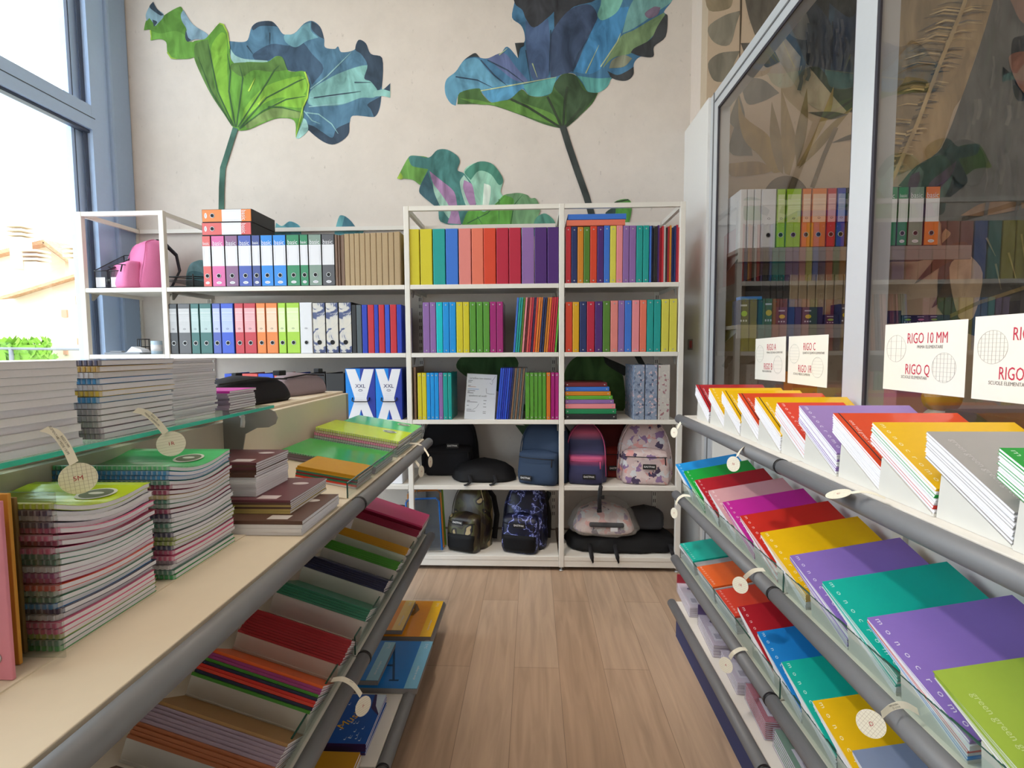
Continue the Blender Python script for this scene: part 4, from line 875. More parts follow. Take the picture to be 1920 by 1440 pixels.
t = thing('travel_bag', 'large black bag lying flat on the bottom shelf, end bay', 'bag', T((bx(1165, 1050, 3.3), 3.17, LV[4])))
obj('body', soft(MB(), .74, .38, .105, 41, amp=.024, dome=.55, taper=.85, nz=12, na=56, ex=3.4, wt=.88).mesh('body', [cloth('#151517')]), t)
for sx in (-.22, -.06, .29): obj('strap', MB().tube([(sx, .03, .06), (sx, -.025, .03), (sx + .005, -.05, .0), (sx + .012, -.052, -.03 if sx < 0 else -.012)], .014, 8, flat=.3).mesh('strap', [STRAP]), t)
t = thing('wrapped_backpack', 'floral backpack in a clear plastic bag, lying on the large black bag', 'backpack', T((bx(1130, 1010, 3.3), 3.20, LV[4] + .108)) @ R(-3, 'Z') @ R(6, 'X'))
obj('body', soft(MB(), .40, .28, .135, 51, amp=.014, dome=.5, taper=.65, nz=12, ex=3.6, wt=.74).mesh('body', [FLOR]), t)
obj('back_panel', MB().box((-.10, .01, .062), (.12, .04, .09), r=.01).mesh('back_panel', [cloth('#4a4a4c')]), t, T((0, -.02, .0)))
obj('plastic_bag', soft(MB(), .47, .33, .165, 53, amp=.03, dome=.5, taper=.62, nz=14, na=44, ex=3.6, wt=.72).mesh('plastic_bag', [film('clear_film', '#cfcac4', .28, .08)]), t, T((0, -.025, 0)))
obj('price_sticker', MB().box((.03, -.031, .055), (.075, -.029, .08)).mesh('price_sticker', [LABELW]), t, T((0, -.012, 0)))
t = thing('padded_sleeve', 'dark grey padded bag leaning behind the wrapped floral backpack', 'bag', T((bx(1203, 1010, 3.35), 3.30, LV[4] + .112)) @ R(-12, 'Z'))
obj('body', soft(MB(), .27, .2, .12, 61, amp=.016, dome=.45, taper=.5, nz=10).mesh('body', [cloth('#3f3e40')]), t)
# zip wallets at the end of the bottom shelf
for i, (cn, dx, yy, hh) in enumerate([('blue', .0, 3.17, .335), ('orange', .015, 3.215, .375), ('green', .03, 3.26, .395)]):
    hx = {'blue': '#1f76d8', 'orange': '#d98a35', 'green': '#7fae2e'}[cn]
    t = thing('zip_wallet', f'clear document wallet with {cn} zip edge on the bottom shelf', 'wallet', T((bx(765, 1000, yy) + dx, yy, LV[4] + .006)) @ R(-4, 'X') @ R(-3, 'Y'), 'zip wallets')
    w_ = .215
    obj('sheet', MB().box((0, 0, 0), (w_, .012, hh)).mesh('sheet', [film('wallet_film', '#5a6068', .35, .06)]), t)
    obj('zip_edge', MB().tube([(0, .006, .01), (0, .006, hh - .02), (.02, .006, hh), (w_ - .02, .006, hh), (w_, .006, hh - .02), (w_ + .004, .006, .0)], .0065, 6, up=(0, 1, 0)).mesh('zip_edge', [mat(hx, .35)]), t)
# black trays behind the post of the wide bay
for i in range(3):
    t = thing('pencil_tray', f'black oval tray, {["lowest", "middle", "topmost"][i]} of three at the end of the wide bay', 'tray', (bx(742 + i * 2, 980, 3.25), 3.25, LV[4] + .14 + i * .05))
    b = MB().ring((0, 0, .025), .06, .006, 'z', 20).ring((0, 0, .004), .055, .005, 'z', 20)
    vs = [(.06 * math.cos(6.283 * j / 20), .06 * math.sin(6.283 * j / 20), zz) for zz in (.002, .026) for j in range(20)]
    b.add(vs, [tuple(range(20))] + [(j, (j + 1) % 20, 20 + (j + 1) % 20, 20 + j) for j in range(20)], 0, True); obj('tray', b.mesh('tray', [mat('#1b1b1e', .35)]), t)
solo('carton', MB().box((-.15, 0, 0), (.15, .2, .138), r=.003).mesh('carton', [LABELW]), 'plain white carton under the black oval trays, wide bay', 'box', (bx(728, 980, 3.2), 3.16, LV[4] + .001))
solo('carton', MB().box((-.2, 0, 0), (.2, .2, .3), r=.003).mesh('carton', [LABELW]), 'large plain white carton on the fourth shelf behind the bumper tube, wide bay', 'box', (bx(700, 880, 3.2), 3.16, LV[3] + .001))
# desk accessories in the corner bay
def mesh_holder(label, M, w, d, h, card):
    t = thing('magazine_holder', label, 'holder', M, 'mesh magazine holders')
    b = MB(); r = .003
    b.tube([(0, 0, 0), (0, 0, h * .45), (0, d, h), (0, d, 0)], r, 6, closed=True).tube([(w, 0, 0), (w, 0, h * .45), (w, d, h), (w, d, 0)], r, 6, closed=True)
    for y, z in ((0, h * .45), (d, h), (0, 0), (d, 0)): b.tube([(0, y, z), (w, y, z)], r, 6)
    obj('frame', b.mesh('frame', [BLACK]), t)
    s_ = MB()
    for x in (0, w): s_.poly([(x, 0, 0), (x, 0, h * .45), (x, d, h), (x, d, 0)])
    s_.poly([(0, 0, 0), (w, 0, 0), (w, 0, h * .45), (0, 0, h * .45)]); s_.poly([(0, 0, .002), (w, 0, .002), (w, d, .002), (0, d, .002)])
    obj('mesh_panel', s_.mesh('mesh_panel', [film('wire_mesh', '#2c2e33', .5, .5)]), t)
    if card: obj('label_card', MB().box((.012, -.004, .012), (w - .012, -.002, .075)).mesh('label_card', [LABELW]), t)
mesh_holder('black mesh magazine holder by the window post, top shelf', T((bx(178, 535, 3.2), 3.2, LV[0] + .002)), .085, .25, .26, True)
mesh_holder('black mesh magazine holder behind the pink backpack', T((bx(203, 535, 3.2) + .012, 3.2, LV[0] + .002)), .085, .25, .26, True)
t = thing('letter_tray', 'black wire letter tray between the pink backpack and the coral file', 'tray', T((bx(316, 535, 3.25), 3.2, LV[0] + .002)))
b = MB()
for z in (.012, .075):
    b.tube([(0, 0, z), (.20, 0, z), (.20, .30, z + .03), (0, .30, z + .03)], .0035, 6, closed=True)
for x in (0, .2):
    for y in (0, .3): b.tube([(x, y, 0), (x, y, .09 + (.03 if y else 0))], .004, 6)
obj('frame', b.mesh('frame', [BLACK]), t)
obj('tray_base', MB().box((0, 0, .05), (.2, .3, .056)).mesh('tray_base', [film('wire_mesh', '#2c2e33', .5, .5)]), t)
t = thing('stapler_set', 'grey desk accessories lying on the second shelf of the corner bay', 'accessory', (bx(200, 660, 3.2), 3.18, LV[1] + .001))
obj('base', MB().box((0, 0, 0), (.24, .10, .012), r=.003).box((.02, .02, .012), (.10, .05, .022), r=.003).mesh('base', [mat('#8b8f96', .4)]), t)
obj('cover', MB().prism([(.13, .012), (.17, .05), (.23, .03), (.24, .012)], .02, .09, 'y').mesh('cover', [LABELW]), t)
t = thing('pen_cup', 'pale blue and white cup beside the post, second shelf of corner bay', 'cup', (bx(290, 655, 3.2), 3.22, LV[1] + .001))
obj('body', MB().cyl((0, 0, 0), (0, 0, .085), .032, 18).mesh('body', [mat('#b9cfe2', .4)]), t); obj('label', MB().cyl((.0, 0, .02), (0, 0, .06), .0325, 18).mesh('label', [LABELW]), t)
t = thing('pen_holder', 'black wire pen holder behind the pale cup, corner bay', 'holder', (bx(272, 650, 3.35), 3.34, LV[1] + .001))
b = MB()
for z in (.004, .05, .1): b.ring((0, 0, z), .035, .003, 'z', 14)
for j in range(6): b.tube([(.035 * math.cos(j), .035 * math.sin(j), 0), (.035 * math.cos(j), .035 * math.sin(j), .1)], .002, 5)
obj('body', b.mesh('body', [BLACK]), t)

# ------------------------------------------------------------------ the two display racks
XR = 0.72
YE, YJ, YN = 2.43, 1.43, 0.43
NAVYP = mat('#2b3d72', 0.5)
BAYS = ((YJ + .003, YE), (YN, YJ - .003))
def bumper(parent, x, z, r=.021):
    for y0, y1 in BAYS:
        obj('bumper_tube', MB().cyl((x, y0, z), (x, y1, z), r, 18).cyl((x, y0 - .006, z), (x, y0 + .004, z), r + .0015, 18, 1).mesh('bumper_tube', [GREYT, BLACK]), parent)
rk = thing('display_rack', 'long four tier white display rack against the glass partition', 'rack', (0, 0, 0))
obj('back_panel', MB().box((1.035, YN, .10), (1.06, YE - .02, 1.2)).mesh('back_panel', [WHITE]), rk)
obj('plinth', MB().box((.696, YN, 0), (1.05, YE - .01, .138)).mesh('plinth', [NAVYP]), rk)
for y in (YE - .02, YJ, YN): obj('upright', MB().box((1.02, y - .02, 0), (1.045, y + .02, 1.19)).mesh('upright', [SHELFW]), rk)
TILT_R = 10.5
for y0, y1 in BAYS:
    obj('shelf_board', MB().box((XR, y0, 1.06), (1.036, y1, 1.085), r=.002).mesh('shelf_board', [SHELFW]), rk)
    for z in (.703, .385):
        obj('shelf_board', MB().box((0, y0, -.02), (.325, y1, 0), r=.002).mesh('shelf_board', [SHELFW]), rk, T((XR - .012, 0, z)) @ R(-TILT_R, 'Y'))
        g_ = MB().box((-.002, y0 + .004, 0), (.002, y1 - .004, .062)); obj('glass_front', g_.mesh('glass_front', [CLEAR]), rk, T((XR - .006, 0, z)))
        obj('glass_edge', MB().box((-.002, y0 + .004, .062), (.002, y1 - .004, .0645)).box((-.002, y0 + .001, 0), (.002, y0 + .004, .0645)).mesh('glass_edge', [DARK_EDGE]), rk, T((XR - .006, 0, z)))
        for yy in (y0 + .02, y1 - .02): obj('bracket', MB().box((.02, yy - .003, -.07), (.32, yy + .003, -.02)).mesh('bracket', [SHELFW]), rk, T((XR - .012, 0, z)) @ R(-TILT_R, 'Y'))
    obj('shelf_board', MB().box((.697, y0, .145), (1.036, y1, .17), r=.002).mesh('shelf_board', [SHELFW]), rk)
bumper(rk, .697, 1.069); bumper(rk, .688, .700); bumper(rk, .688, .384); bumper(rk, .676, .162)
lk = thing('display_rack', 'long double sided white display rack on the window side of the aisle', 'rack', (0, 0, 0))
XL, TILT_L, TILT_L2 = -.53, 9.7, 18.0
obj('back_panel', MB().box((-.925, YJ, .05), (-.90, YE, 1.194), r=.003).mesh('back_panel', [CREAM]), lk)
obj('back_panel', MB().box((-.925, YN, .05), (-.90, YJ - .002, 1.194)).mesh('back_panel', [CREAM]), lk)
obj('plinth', MB().box((-1.25, YN, 0), (-.52, YE - .01, .11)).mesh('plinth', [NAVYP]), lk)
y0, y1 = BAYS[0]
obj('shelf_board', MB().box((-.365, y0, -.024), (0, y1, 0), r=.002).mesh('shelf_board', [CREAM]), lk, T((XL, 0, .968)) @ R(TILT_L, 'Y'))
obj('glass_front', MB().box((-.002, y0 + .004, 0), (.002, y1 - .002, .048)).mesh('glass_front', [CLEAR]), lk, T((XL - .012, 0, .966)))
obj('glass_edge', MB().box((-.002, y0 + .004, .048), (.002, y1 - .002, .050)).box((-.002, y0 + .001, 0), (.002, y0 + .004, .05)).mesh('glass_edge', [DARK_EDGE]), lk, T((XL - .012, 0, .966)))
y0, y1 = BAYS[1]
obj('shelf_board', MB().box((-.90, y0, .945), (XL, y1, .97), r=.002).box((-.90, y0, .97), (-.672, y1, .9725)).mesh('shelf_board', [CREAM]), lk)
for y0, y1 in BAYS:
    obj('shelf_board', MB().box((-.375, y0, -.02), (0, y1, 0), r=.002).mesh('shelf_board', [SHELFW]), lk, T((-.525, 0, .492)) @ R(TILT_L2, 'Y'))
    obj('glass_front', MB().box((-.002, y0 + .004, 0), (.002, y1 - .004, .054)).mesh('glass_front', [CLEAR]), lk, T((-.532, 0, .494)))
    obj('glass_edge', MB().box((-.002, y0 + .004, .054), (.002, y1 - .004, .0565)).box((-.002, y0 + .001, 0), (.002, y0 + .004, .0565)).mesh('glass_edge', [DARK_EDGE]), lk, T((-.532, 0, .494)))
    obj('shelf_board', MB().box((-.90, y0, .12), (-.478, y1, .145), r=.002).mesh('shelf_board', [SHELFW]), lk)
    obj('shelf_board', MB().box((-1.24, y0, 1.182), (-.926, y1, 1.204), r=.002).mesh('shelf_board', [CREAM]), lk)
    obj('shelf_board', MB().box((-1.28, y0, .82), (-.926, y1, .845), r=.002).mesh('shelf_board', [SHELFW]), lk)
bumper(lk, -.508, .953); bumper(lk, -.505, .486); bumper(lk, -.457, .133)
# glass top shelf over the near bay with its grey bracket
obj('glass_shelf', MB().box((-1.05, YN, 1.235), (-.757, YJ + .01, 1.243)).mesh('glass_shelf', [glass('shelf_glass', (.86, .96, .92, 1))]), lk)
obj('glass_edge', MB().box((-.757, YN, 1.235), (-.7535, YJ + .01, 1.243)).mesh('glass_edge', [TEAL_EDGE]), lk)
br = MB()
pr = [(-.90, 1.0), (-.862, 1.03), (-.835, 1.16), (-.80, 1.178), (-.765, 1.180), (-.745, 1.190), (-.738, 1.208), (-.745, 1.226), (-.765, 1.234), (-.90, 1.234)]
br.prism(pr, YJ - .004, YJ, 'y'); obj('bracket', br.mesh('bracket', [GREYM]), lk)
obj('bracket_hook', MB().tube([(-.835, YJ - .02, 1.215), (-.825, YJ - .03, 1.215), (-.822, YJ - .035, 1.20), (-.824, YJ - .035, 1.185)], .006, 8).mesh('bracket_hook', [WHITE]), lk)
for y in (YE - .02, YJ + .012): obj('upright', MB().box((-.935, y - .012, 0), (-.898, y + .012, 1.19)).mesh('upright', [GREYM]), lk)

# ------------------------------------------------------------------ notebooks
NB = dict(red='#b01420', yellow='#f0bd00', orange='#e0431a', scarlet='#e03a24', lilac='#9a7cc0', grey='#a9a7a6', green='#00a030', cyan='#0a93e6', dred='#b00f20', pale='#dba3aa', magenta='#c81f9c', crimson='#d02418',
          violet='#8a6cc4', teal='#00b3a0', lime='#9db83c', slate='#8090b0', tang='#f0611c', blue='#0b7fd4', maroon='#8e1038', amber='#c68d10', leaf='#3c8a1c', navy='#15173c', pine='#2c7a5c', brick='#a01620',
          kraft='#a47a44', mauve='#9d8a9c', rust='#a85e34', plum='#a03078', white='#e8e8ec', rose='#e0487c', sage='#93b79c', tan='#c8b266', brown='#5e4238', wine='#6c3a42', neon='#c4e60c', mint='#3ccf6c')
NW = dict(red='dark red', yellow='yellow', orange='glossy orange', scarlet='scarlet', lilac='lilac', grey='grey', green='green', cyan='sky blue', dred='dark red', pale='pale pink', magenta='magenta', crimson='red', violet='violet',
          teal='turquoise', lime='olive green', slate='blue grey', tang='orange', blue='blue', maroon='raspberry', amber='amber', leaf='leaf green', navy='navy', pine='dark green', brick='dark red', kraft='kraft brown', mauve='mauve',
          rust='rust brown', plum='plum', white='white', rose='bright pink', sage='sage', tan='tan', brown='brown', wine='wine red', neon='neon yellow', mint='mint green')
for _k in NB: NB[_k] = '#' + ''.join('%02x' % round(int(NB[_k][1 + i:3 + i], 16) * .91 + 0x88 * .09) for i in (0, 2, 4))
def nb_parts(L, w, ts, to, cn, style):
    c = NB[cn]; gl = style == 'gloss'
    cm_ = mat(c, .16 if gl else .42, spec=.6 if gl else .35, var=.03, scale=60)
    q = .0005; cov = MB(); pg = MB()
    def wedge(mb, y0, y1, z0a, z0b, z1a, z1b, x0, x1, m=0):
        vs = [(x0, y0, z0a), (x1, y0, z0a), (x0, y1, z0b), (x1, y1, z0b), (x0, y0, z1a), (x1, y0, z1a), (x0, y1, z1b), (x1, y1, z1b)]
        mb.add(vs, [(0, 2, 3, 1), (4, 5, 7, 6), (0, 1, 5, 4), (2, 6, 7, 3), (0, 4, 6, 2), (1, 3, 7, 5)], m)
    wedge(cov, 0, L, 0, 0, q, q, 0, w); wedge(cov, 0, L, ts - q, to - q, ts, to, 0, w); wedge(cov, -.0004, .0006, 0, 0, ts, ts, 0, w)
    wedge(pg, .0007, L - .001, q, q, ts - q, to - q, .0006, w - .0006)
    M0 = Matrix(((1, 0, 0, 0), (0, 1, 0, 0), (0, 0, 1, 0), (0, 0, 0, 1)))
    sl = math.atan2(to - ts, L)
    def lay(x, y): return T((x, y, ts + (to - ts) * y / L + .0003)) @ Matrix.Rotation(sl, 4, 'X') @ R(-90, 'Z')
    if style == 'mono':
        for i, ch in enumerate('monocromo'): cov.text(ch, .0155, lay(.016, L - .014 - i * (L - .03) / 8.4), 1, sx=1.35, bold=.02)
    elif style == 'gloss':
        cov.text('one red green blue white', .0135, lay(.026, L * .52), 1); wedge(cov, 0, L, ts - q, to - q, ts + .0003, to + .0003, .012, .015, 2)
    elif style == 'script':
        cov.text('green green green green', .016, lay(.03, L * .5), 1)
    elif style == 'logo':
        cov.disc((w * .8, L * .72, ts + .0006), .022, .012, 'z', 18, 1); cov.box((w * .62, .012, ts), (w * .62 + .05, .04, ts + .0004), 1)
    elif style == 'seal':
        cov.disc((w * .80, L * .66, ts + .0005), .030, .026, 'z', 22, 1); cov.disc((w * .80, L * .66, ts + .0009), .025, .021, 'z', 22, 2); cov.disc((w * .80, L * .66, ts + .0012), .012, .006, 'z', 14, 1)
    ink_ = mat(mixhex(c, '#ffffff', .72), .5) if style != 'script' else mat(mixhex(c, '#ffffff', .4), .5)
    return [('cover', cov.mesh('cover', [cm_, ink_, mat(mixhex(c, '#15151a', .85), .4)])), ('page_block', pg.mesh('page_block', [PAPER]))]
def notebook(M, L, w, ts, to, cn, style, label, group, name='notebook'):
    parts = cached(('nb', round(L, 3), round(w, 3), round(ts, 4), round(to, 4), cn, style), lambda: nb_parts(L, w, ts, to, cn, style))
    t = thing(name, label, 'notebook', M, group)
    for nm, me in parts: obj(nm, me, t)
    return t
WEDGE_M = mat('#d9d7d0', .35, var=.02)
def stand(M, prof, w, label, group):
    b = MB().prism(prof, 0, w, 'x')
    b.box((0, prof[0][1] - .002, 0), (w, prof[0][1] + .001, .006))
    return solo('notebook_stand', b.fix().mesh('notebook_stand', [WEDGE_M]), label, 'stand', M, group)

def easel_stack(F, a, L, w, n, t0, t1, cols, style, stepv, nm, group, sgn=1, lift=0.0):
    """notebooks on an inclined stand: F frame (x across, y along, z up); sgn +1 rises along y, -1 falls along y; cols from the top down"""
    ts, to = t0 / n, t1 / n
    dth = math.degrees((ts - to) / L)
    o = Vector((0, 0.001, lift + .0012)); ang = a
    for i in range(n):
        rx = ang * sgn
        u = Vector((0, math.cos(math.radians(rx)), math.sin(math.radians(rx)))); nn = Vector((0, -math.sin(math.radians(rx)), math.cos(math.radians(rx))))
        k_ = n - 1 - i
        cn = cols[min(k_, len(cols) - 1)]
        top = k_ == 0
        lab = f"{NW[cn]} notebook on top of {nm}" if top else f"{NW[cn]} notebook, {ORD[k_]} from the top, {nm}"
        notebook(F @ T(o + u * (stepv * i + random.uniform(-.0012, .0012))) @ T((random.uniform(-.001, .0015), 0, 0)) @ R(rx, 'X'), L, w, ts - .0002, to - .0002, cn, style if top else 'plain', lab, group)
        o = o + nn * ts; ang = ang - dth * sgn

def bump_rng(cn, n): return [cn] * n
# top tier of the partition rack
tiers = [(2.334, 'red', 'gloss', 6, .30), (2.174, 'yellow', 'mono', 4, .30), (2.012, 'yellow', 'gloss', 6, .30), (1.863, 'orange', 'gloss', 7, .30), (1.711, 'yellow', 'gloss', 7, .30), (1.575, 'scarlet', 'mono', 5, .20), (1.426, 'lilac', 'mono', 9, .30), (1.273, 'orange', 'gloss', 8, .30), (1.123, 'yellow', 'mono', 7, .30), (.970, 'grey', 'script', 9, .30), (.815, 'green', 'mono', 9, .30)]
for i, (yt, cn, st, n, w) in enumerate(tiers):
    F = T((XR + .025 + (.004 if i % 2 else 0), yt - .165, 1.0855))
    nm = f"the {ORD[i]} stand from the mural, top tier"
    stand(F, [(0, 0), (.003, .005), (.143, .081), (.150, 0)], .28, f"white triangular stand, {ORD[i]} from the mural on the top tier", 'stands on the top tier of the partition rack')
    cols = [cn] + [('white' if random.random() < .55 else cn) for _ in range(n - 1)] if st != 'gloss' else [cn] + ['white'] * (n - 1)
    if i == 8: cols = ['yellow', 'white', 'green', 'white', 'white', 'crimson', 'white']
    easel_stack(F, 28.6, .208, w, n, .047, .044, cols, st, .0028, nm, 'notebooks on the top tier of the partition rack', lift=.005)
# second tier (tilted towards the aisle)
tiers = [(2.50, 'cyan', 7), (2.36, 'green', 7), (2.20, 'dred', 7), (2.03, 'pale', 9), (1.88, 'magenta', 7), (1.725, 'crimson', 7), (1.57, 'yellow', 6), (1.39, 'violet', 8), (1.235, 'teal', 7), (1.068, 'violet', 7), (.89, 'lime', 9), (.72, 'grey', 7)]
for i, (yt, cn, n) in enumerate(tiers):
    F = T((XR - .004, yt - .235, .7045)) @ R(-TILT_R, 'Y') @ T((.008, 0, 0))
    nm = f"the {ORD[i]} stand from the mural, second tier"
    stand(F, [(0, 0), (.140, .0713), (.150, 0)], .27, f"white triangular stand, {ORD[i]} from the mural on the second tier", 'stands on the second tier of the partition rack')
    cols = [cn] + [('white' if random.random() < .6 else cn) for _ in range(n - 1)]
    if i == 9: cols = ['violet', 'white', 'white', 'crimson', 'white', 'blue', 'white']
    easel_stack(F, 27, .252, .295, n, .050, .014, cols, 'script' if cn in ('lime', 'grey') else 'mono', .001, nm, 'notebooks on the second tier of the partition rack')
# third tier: three flat piles, then stands
def flat_pile(F, L, w, t, cols, style, nm, group, jit=.004, name='notebook', bend=0):
    n = len(cols)
    for k_, cn in enumerate(cols):
        i = n - 1 - k_
        lab = f"{NW[cn]} notebook on top of {nm}" if k_ == 0 else f"{NW[cn]} notebook, {ORD[k_]} from the top, {nm}"
        notebook(F @ T((random.uniform(-jit, jit), random.uniform(-jit, jit), i * t + .0004)) @ R(random.uniform(-.8, .8) if jit > .001 else 0, 'Z'), L, w, t - .0003, t - .0003, cn, style if k_ == 0 else 'plain', lab, group, name)
for i, (y0, L, cn) in enumerate([(2.235, .205, 'teal'), (1.985, .19, 'tang'), (1.765, .195, 'scarlet')]):
    F = T((XR - .004, y0, .3866)) @ R(-TILT_R, 'Y') @ T((.008, 0, 0))
    flat_pile(F, L, .28, .0075, [cn] + ['white'] * 8, 'mono', f"the {ORD[i]} flat pile from the mural, third tier", 'notebooks on the third tier of the partition rack', .0015)
for i, (yt, cn, n) in enumerate([(1.725, 'dred', 7), (1.572, 'blue', 6), (1.415, 'teal', 7), (1.255, 'yellow', 7), (1.095, 'slate', 8), (.93, 'slate', 7)]):
    F = T((XR - .004, yt - .235, .3866)) @ R(-TILT_R, 'Y') @ T((.008, 0, 0))
    nm = f"the {ORD[i]} stand past the flat piles, third tier"
    stand(F, [(0, 0), (.140, .0713), (.150, 0)], .27, f"white triangular stand, {ORD[i]} past the flat piles on the third tier", 'stands on the third tier of the partition rack')
    easel_stack(F, 27, .252, .295, n, .050, .014, [cn] + ['white'] * (n - 1), 'script' if cn == 'slate' else 'mono', .001, nm, 'notebooks on the third tier of the partition rack')

# second shelf of the window-side rack: notebooks sloping away from the aisle walker, spines up
stacks = [(2.249, .058, 5, ['maroon'] * 5, .010, .07), (2.034, .045, 5, ['amber'] * 5, .0085, .07), (1.890, .042, 5, ['leaf'] * 5, .0085, .07), (1.719, .038, 6, ['navy'] * 6, .0060, .068), (1.525, .037, 5, ['pine'] * 5, .0080, .07), (1.368, .066, 10, ['brick'] * 10, .0048, .048),
          (1.164, .052, 9, ['tang', 'plum', 'plum', 'leaf', 'navy', 'crimson', 'scarlet', 'navy', 'leaf'], .0045, .052), (.976, .055, 10, ['kraft', 'mauve', 'mauve', 'mauve', 'mauve', 'mauve', 'rust', 'rust', 'rust', 'rust'], .0048, .05), (.79, .055, 8, ['brown'] * 8, .005, .05)]
for i, (yt, hx, n, cols, stp, hg) in enumerate(stacks):
    F = T((-.525, yt - hx, .4936)) @ R(TILT_L2, 'Y') @ T((-.017 - .295, 0, 0))
    nm = f"the {ORD[i]} sloping pile from the mural, window rack"
    stand(F, [(0, 0), (.002, hg), (.075, max(.002, hg - .044)), (.075, 0)], .295, f"pale metal stand under the {ORD[i]} sloping pile from the mural, window rack", 'stands on the second shelf of the window rack')
    easel_stack(F, 23 if i < 5 else 29, .19, .295, n, .0064 * n, .0048 * n, cols, 'plain', stp, nm, 'notebooks on the second shelf of the window rack', sgn=-1, lift=hg)
F = T((-.525, 2.295, .4936)) @ R(TILT_L2, 'Y') @ T((-.018 - .30, 0, 0))
# pink pile at the mural end of the second shelf
flat_pile(F @ T((0, 0, .052)), .165, .30, .0085, ['rose', 'maroon', 'maroon', 'white'], 'plain', 'the pink pile at the mural end, window rack', 'notebooks on the second shelf of the window rack', .002)
solo('notebook_stand', MB().box((0, 0, 0), (.3, .16, .051)).mesh('notebook_stand', [WEDGE_M]), 'pale metal stand under the pink pile at the mural end, window rack', 'stand', F @ T((0, 0, .0005)), 'stands on the second shelf of the window rack')

# spiral notebooks with clear covers
def spiral_parts(L, w, t, cn, key, prof, top):
    """spiral along the y = 0 edge, x 0..w, y 0..L; prof(f) gives the sag"""
    c = NB[cn]; n = 12
    pg = MB(); cov = MB()
    def slab(mb, x0, x1, a, b, y0, y1, m=0):
        vs = []
        for j in range(n + 1):
            y = y0 + (y1 - y0) * j / n; s_ = prof(y / L)
            vs += [(x0, y, a + s_), (x1, y, a + s_), (x1, y, b + s_), (x0, y, b + s_)]
        fs = [(0, 1, 2, 3), (4 * n + 3, 4 * n + 2, 4 * n + 1, 4 * n)]
        for j in range(n):
            for q in range(4): fs.append((4 * j + q, 4 * j + 4 + q, 4 * j + 4 + (q + 1) % 4, 4 * j + (q + 1) % 4))
        mb.add(vs, fs, m)
    slab(pg, .001, w - .001, .0008, t - .0012, .004, L - .002)
    slab(cov, 0, w, t - .0011, t - .0004, 0, L); slab(cov, 0, w, 0.0001, .0006, 0, L)
    z0 = prof(0)
    cov.box((.004, -.0015, z0 + .0006), (w - .002, .004, z0 + t - .0006), 1)
    if top:
        s_ = prof(.7)
        zz = t + prof(.72) + .0012
        sl = math.atan2(prof(.9) - prof(.5), L * .4)
        cov.disc((0, 0, 0), .030, .026, 'z', 24, 2, T((w * .76, L * .7, zz)) @ Matrix.Rotation(sl, 4, 'X')); cov.disc((0, 0, .0004), .025, .021, 'z', 24, 3, T((w * .76, L * .7, zz)) @ Matrix.Rotation(sl, 4, 'X'))
        cov.disc((0, 0, .0008), .013, .006, 'z', 14, 2, T((w * .76, L * .7, zz)) @ Matrix.Rotation(sl, 4, 'X'))
    sp = MB(); k = max(8, int(w / .0095))
    for i in range(k):
        x = .006 + (w - .012) * i / (k - 1)
        sp.box((x - .0022, -.0035, z0 + .0008), (x + .0022, .0015, z0 + t - .0008))
    cl = mat(mixhex(c, '#ffffff', .12), .15, spec=.6)
    return [('cover', cov.mesh('cover', [cl, mat(mixhex(c, '#d8d4d8', .72), .3), mat('#dfe6da', .4), mat('#6f7a66', .5)])), ('page_block', pg.mesh('page_block', [PAPER])), ('spiral_binding', sp.mesh('spiral_binding', [mat(mixhex(c, '#b8b8c0', .35), .3)]))]
def spiral_pile(F, L, w, t, cols, nm, group, sagA=.0, sagB=.0, jit=.004, seal=True):
    n = len(cols)
    for k_, cn in enumerate(cols):
        i = n - 1 - k_; f_ = i / max(1, n - 1)
        prof = lambda q, f_=f_: -f_ * (sagA * math.sin(math.pi * min(1, q * 1.05)) + sagB * q)
        lab = f"{NW[cn]} spiral notebook on top of {nm}" if k_ == 0 else f"{NW[cn]} spiral notebook, {ORD[k_]} from the top, {nm}"
        tt = thing('spiral_notebook', lab, 'notebook', F @ T((random.uniform(-jit, jit), random.uniform(-jit, jit), i * t)), group)
        for pn, me in spiral_parts(L, w, t - .0003, cn, None, prof, k_ == 0 and seal): obj(pn, me, tt)
cA = ['neon', 'navy', 'white', 'navy', 'rose', 'rose', 'maroon', 'rose', 'pine', 'pine', 'white', 'plum', 'rose', 'scarlet', 'sage', 'pine', 'blue', 'navy', 'white', 'rose', 'rose', 'lime', 'pine', 'green']
spiral_pile(T((-.674 - .21, .672, .9727)), .182, .21, .0090, cA, 'the nearer spiral pile', 'spiral notebooks in the nearer tall pile', .016, .018)
cB = ['mint', 'blue', 'blue', 'pine', 'maroon', 'maroon', 'tan', 'pine', 'sage', 'maroon', 'navy', 'white', 'pine', 'sage', 'navy', 'lime', 'lime', 'navy', 'rose', 'rose', 'mauve', 'white', 'pine', 'green']
spiral_pile(T((-.676 - .235, .902, .9727)), .192, .235, .0090, cB, 'the farther spiral pile', 'spiral notebooks in the farther tall pile', .016, .006)
# brown notebooks on the flat end of the shelf
flat_pile(T((-.537 - .24, 1.133, .9705)), .222, .24, .0088, ['brown', 'white', 'white', 'white'], 'logo', 'the low brown pile by the bumper tube', 'brown notebooks on the window rack', .0025)
flat_pile(T((-.587 - .24, 1.18, 1.006)), .215, .24, .0056, ['wine', 'brown', 'tan', 'brown', 'tan', 'tan'], 'logo', 'the wine red pile lying on the low brown pile', 'brown notebooks on the window rack', .0025)
flat_pile(T((-.684 - .19, 1.208, 1.040)), .165, .19, .0061, ['wine', 'brown', 'wine', 'brown', 'brown', 'brown'] + ['white'] * 8, 'logo', 'the small pile on the wine red pile', 'brown notebooks on the window rack', .002)
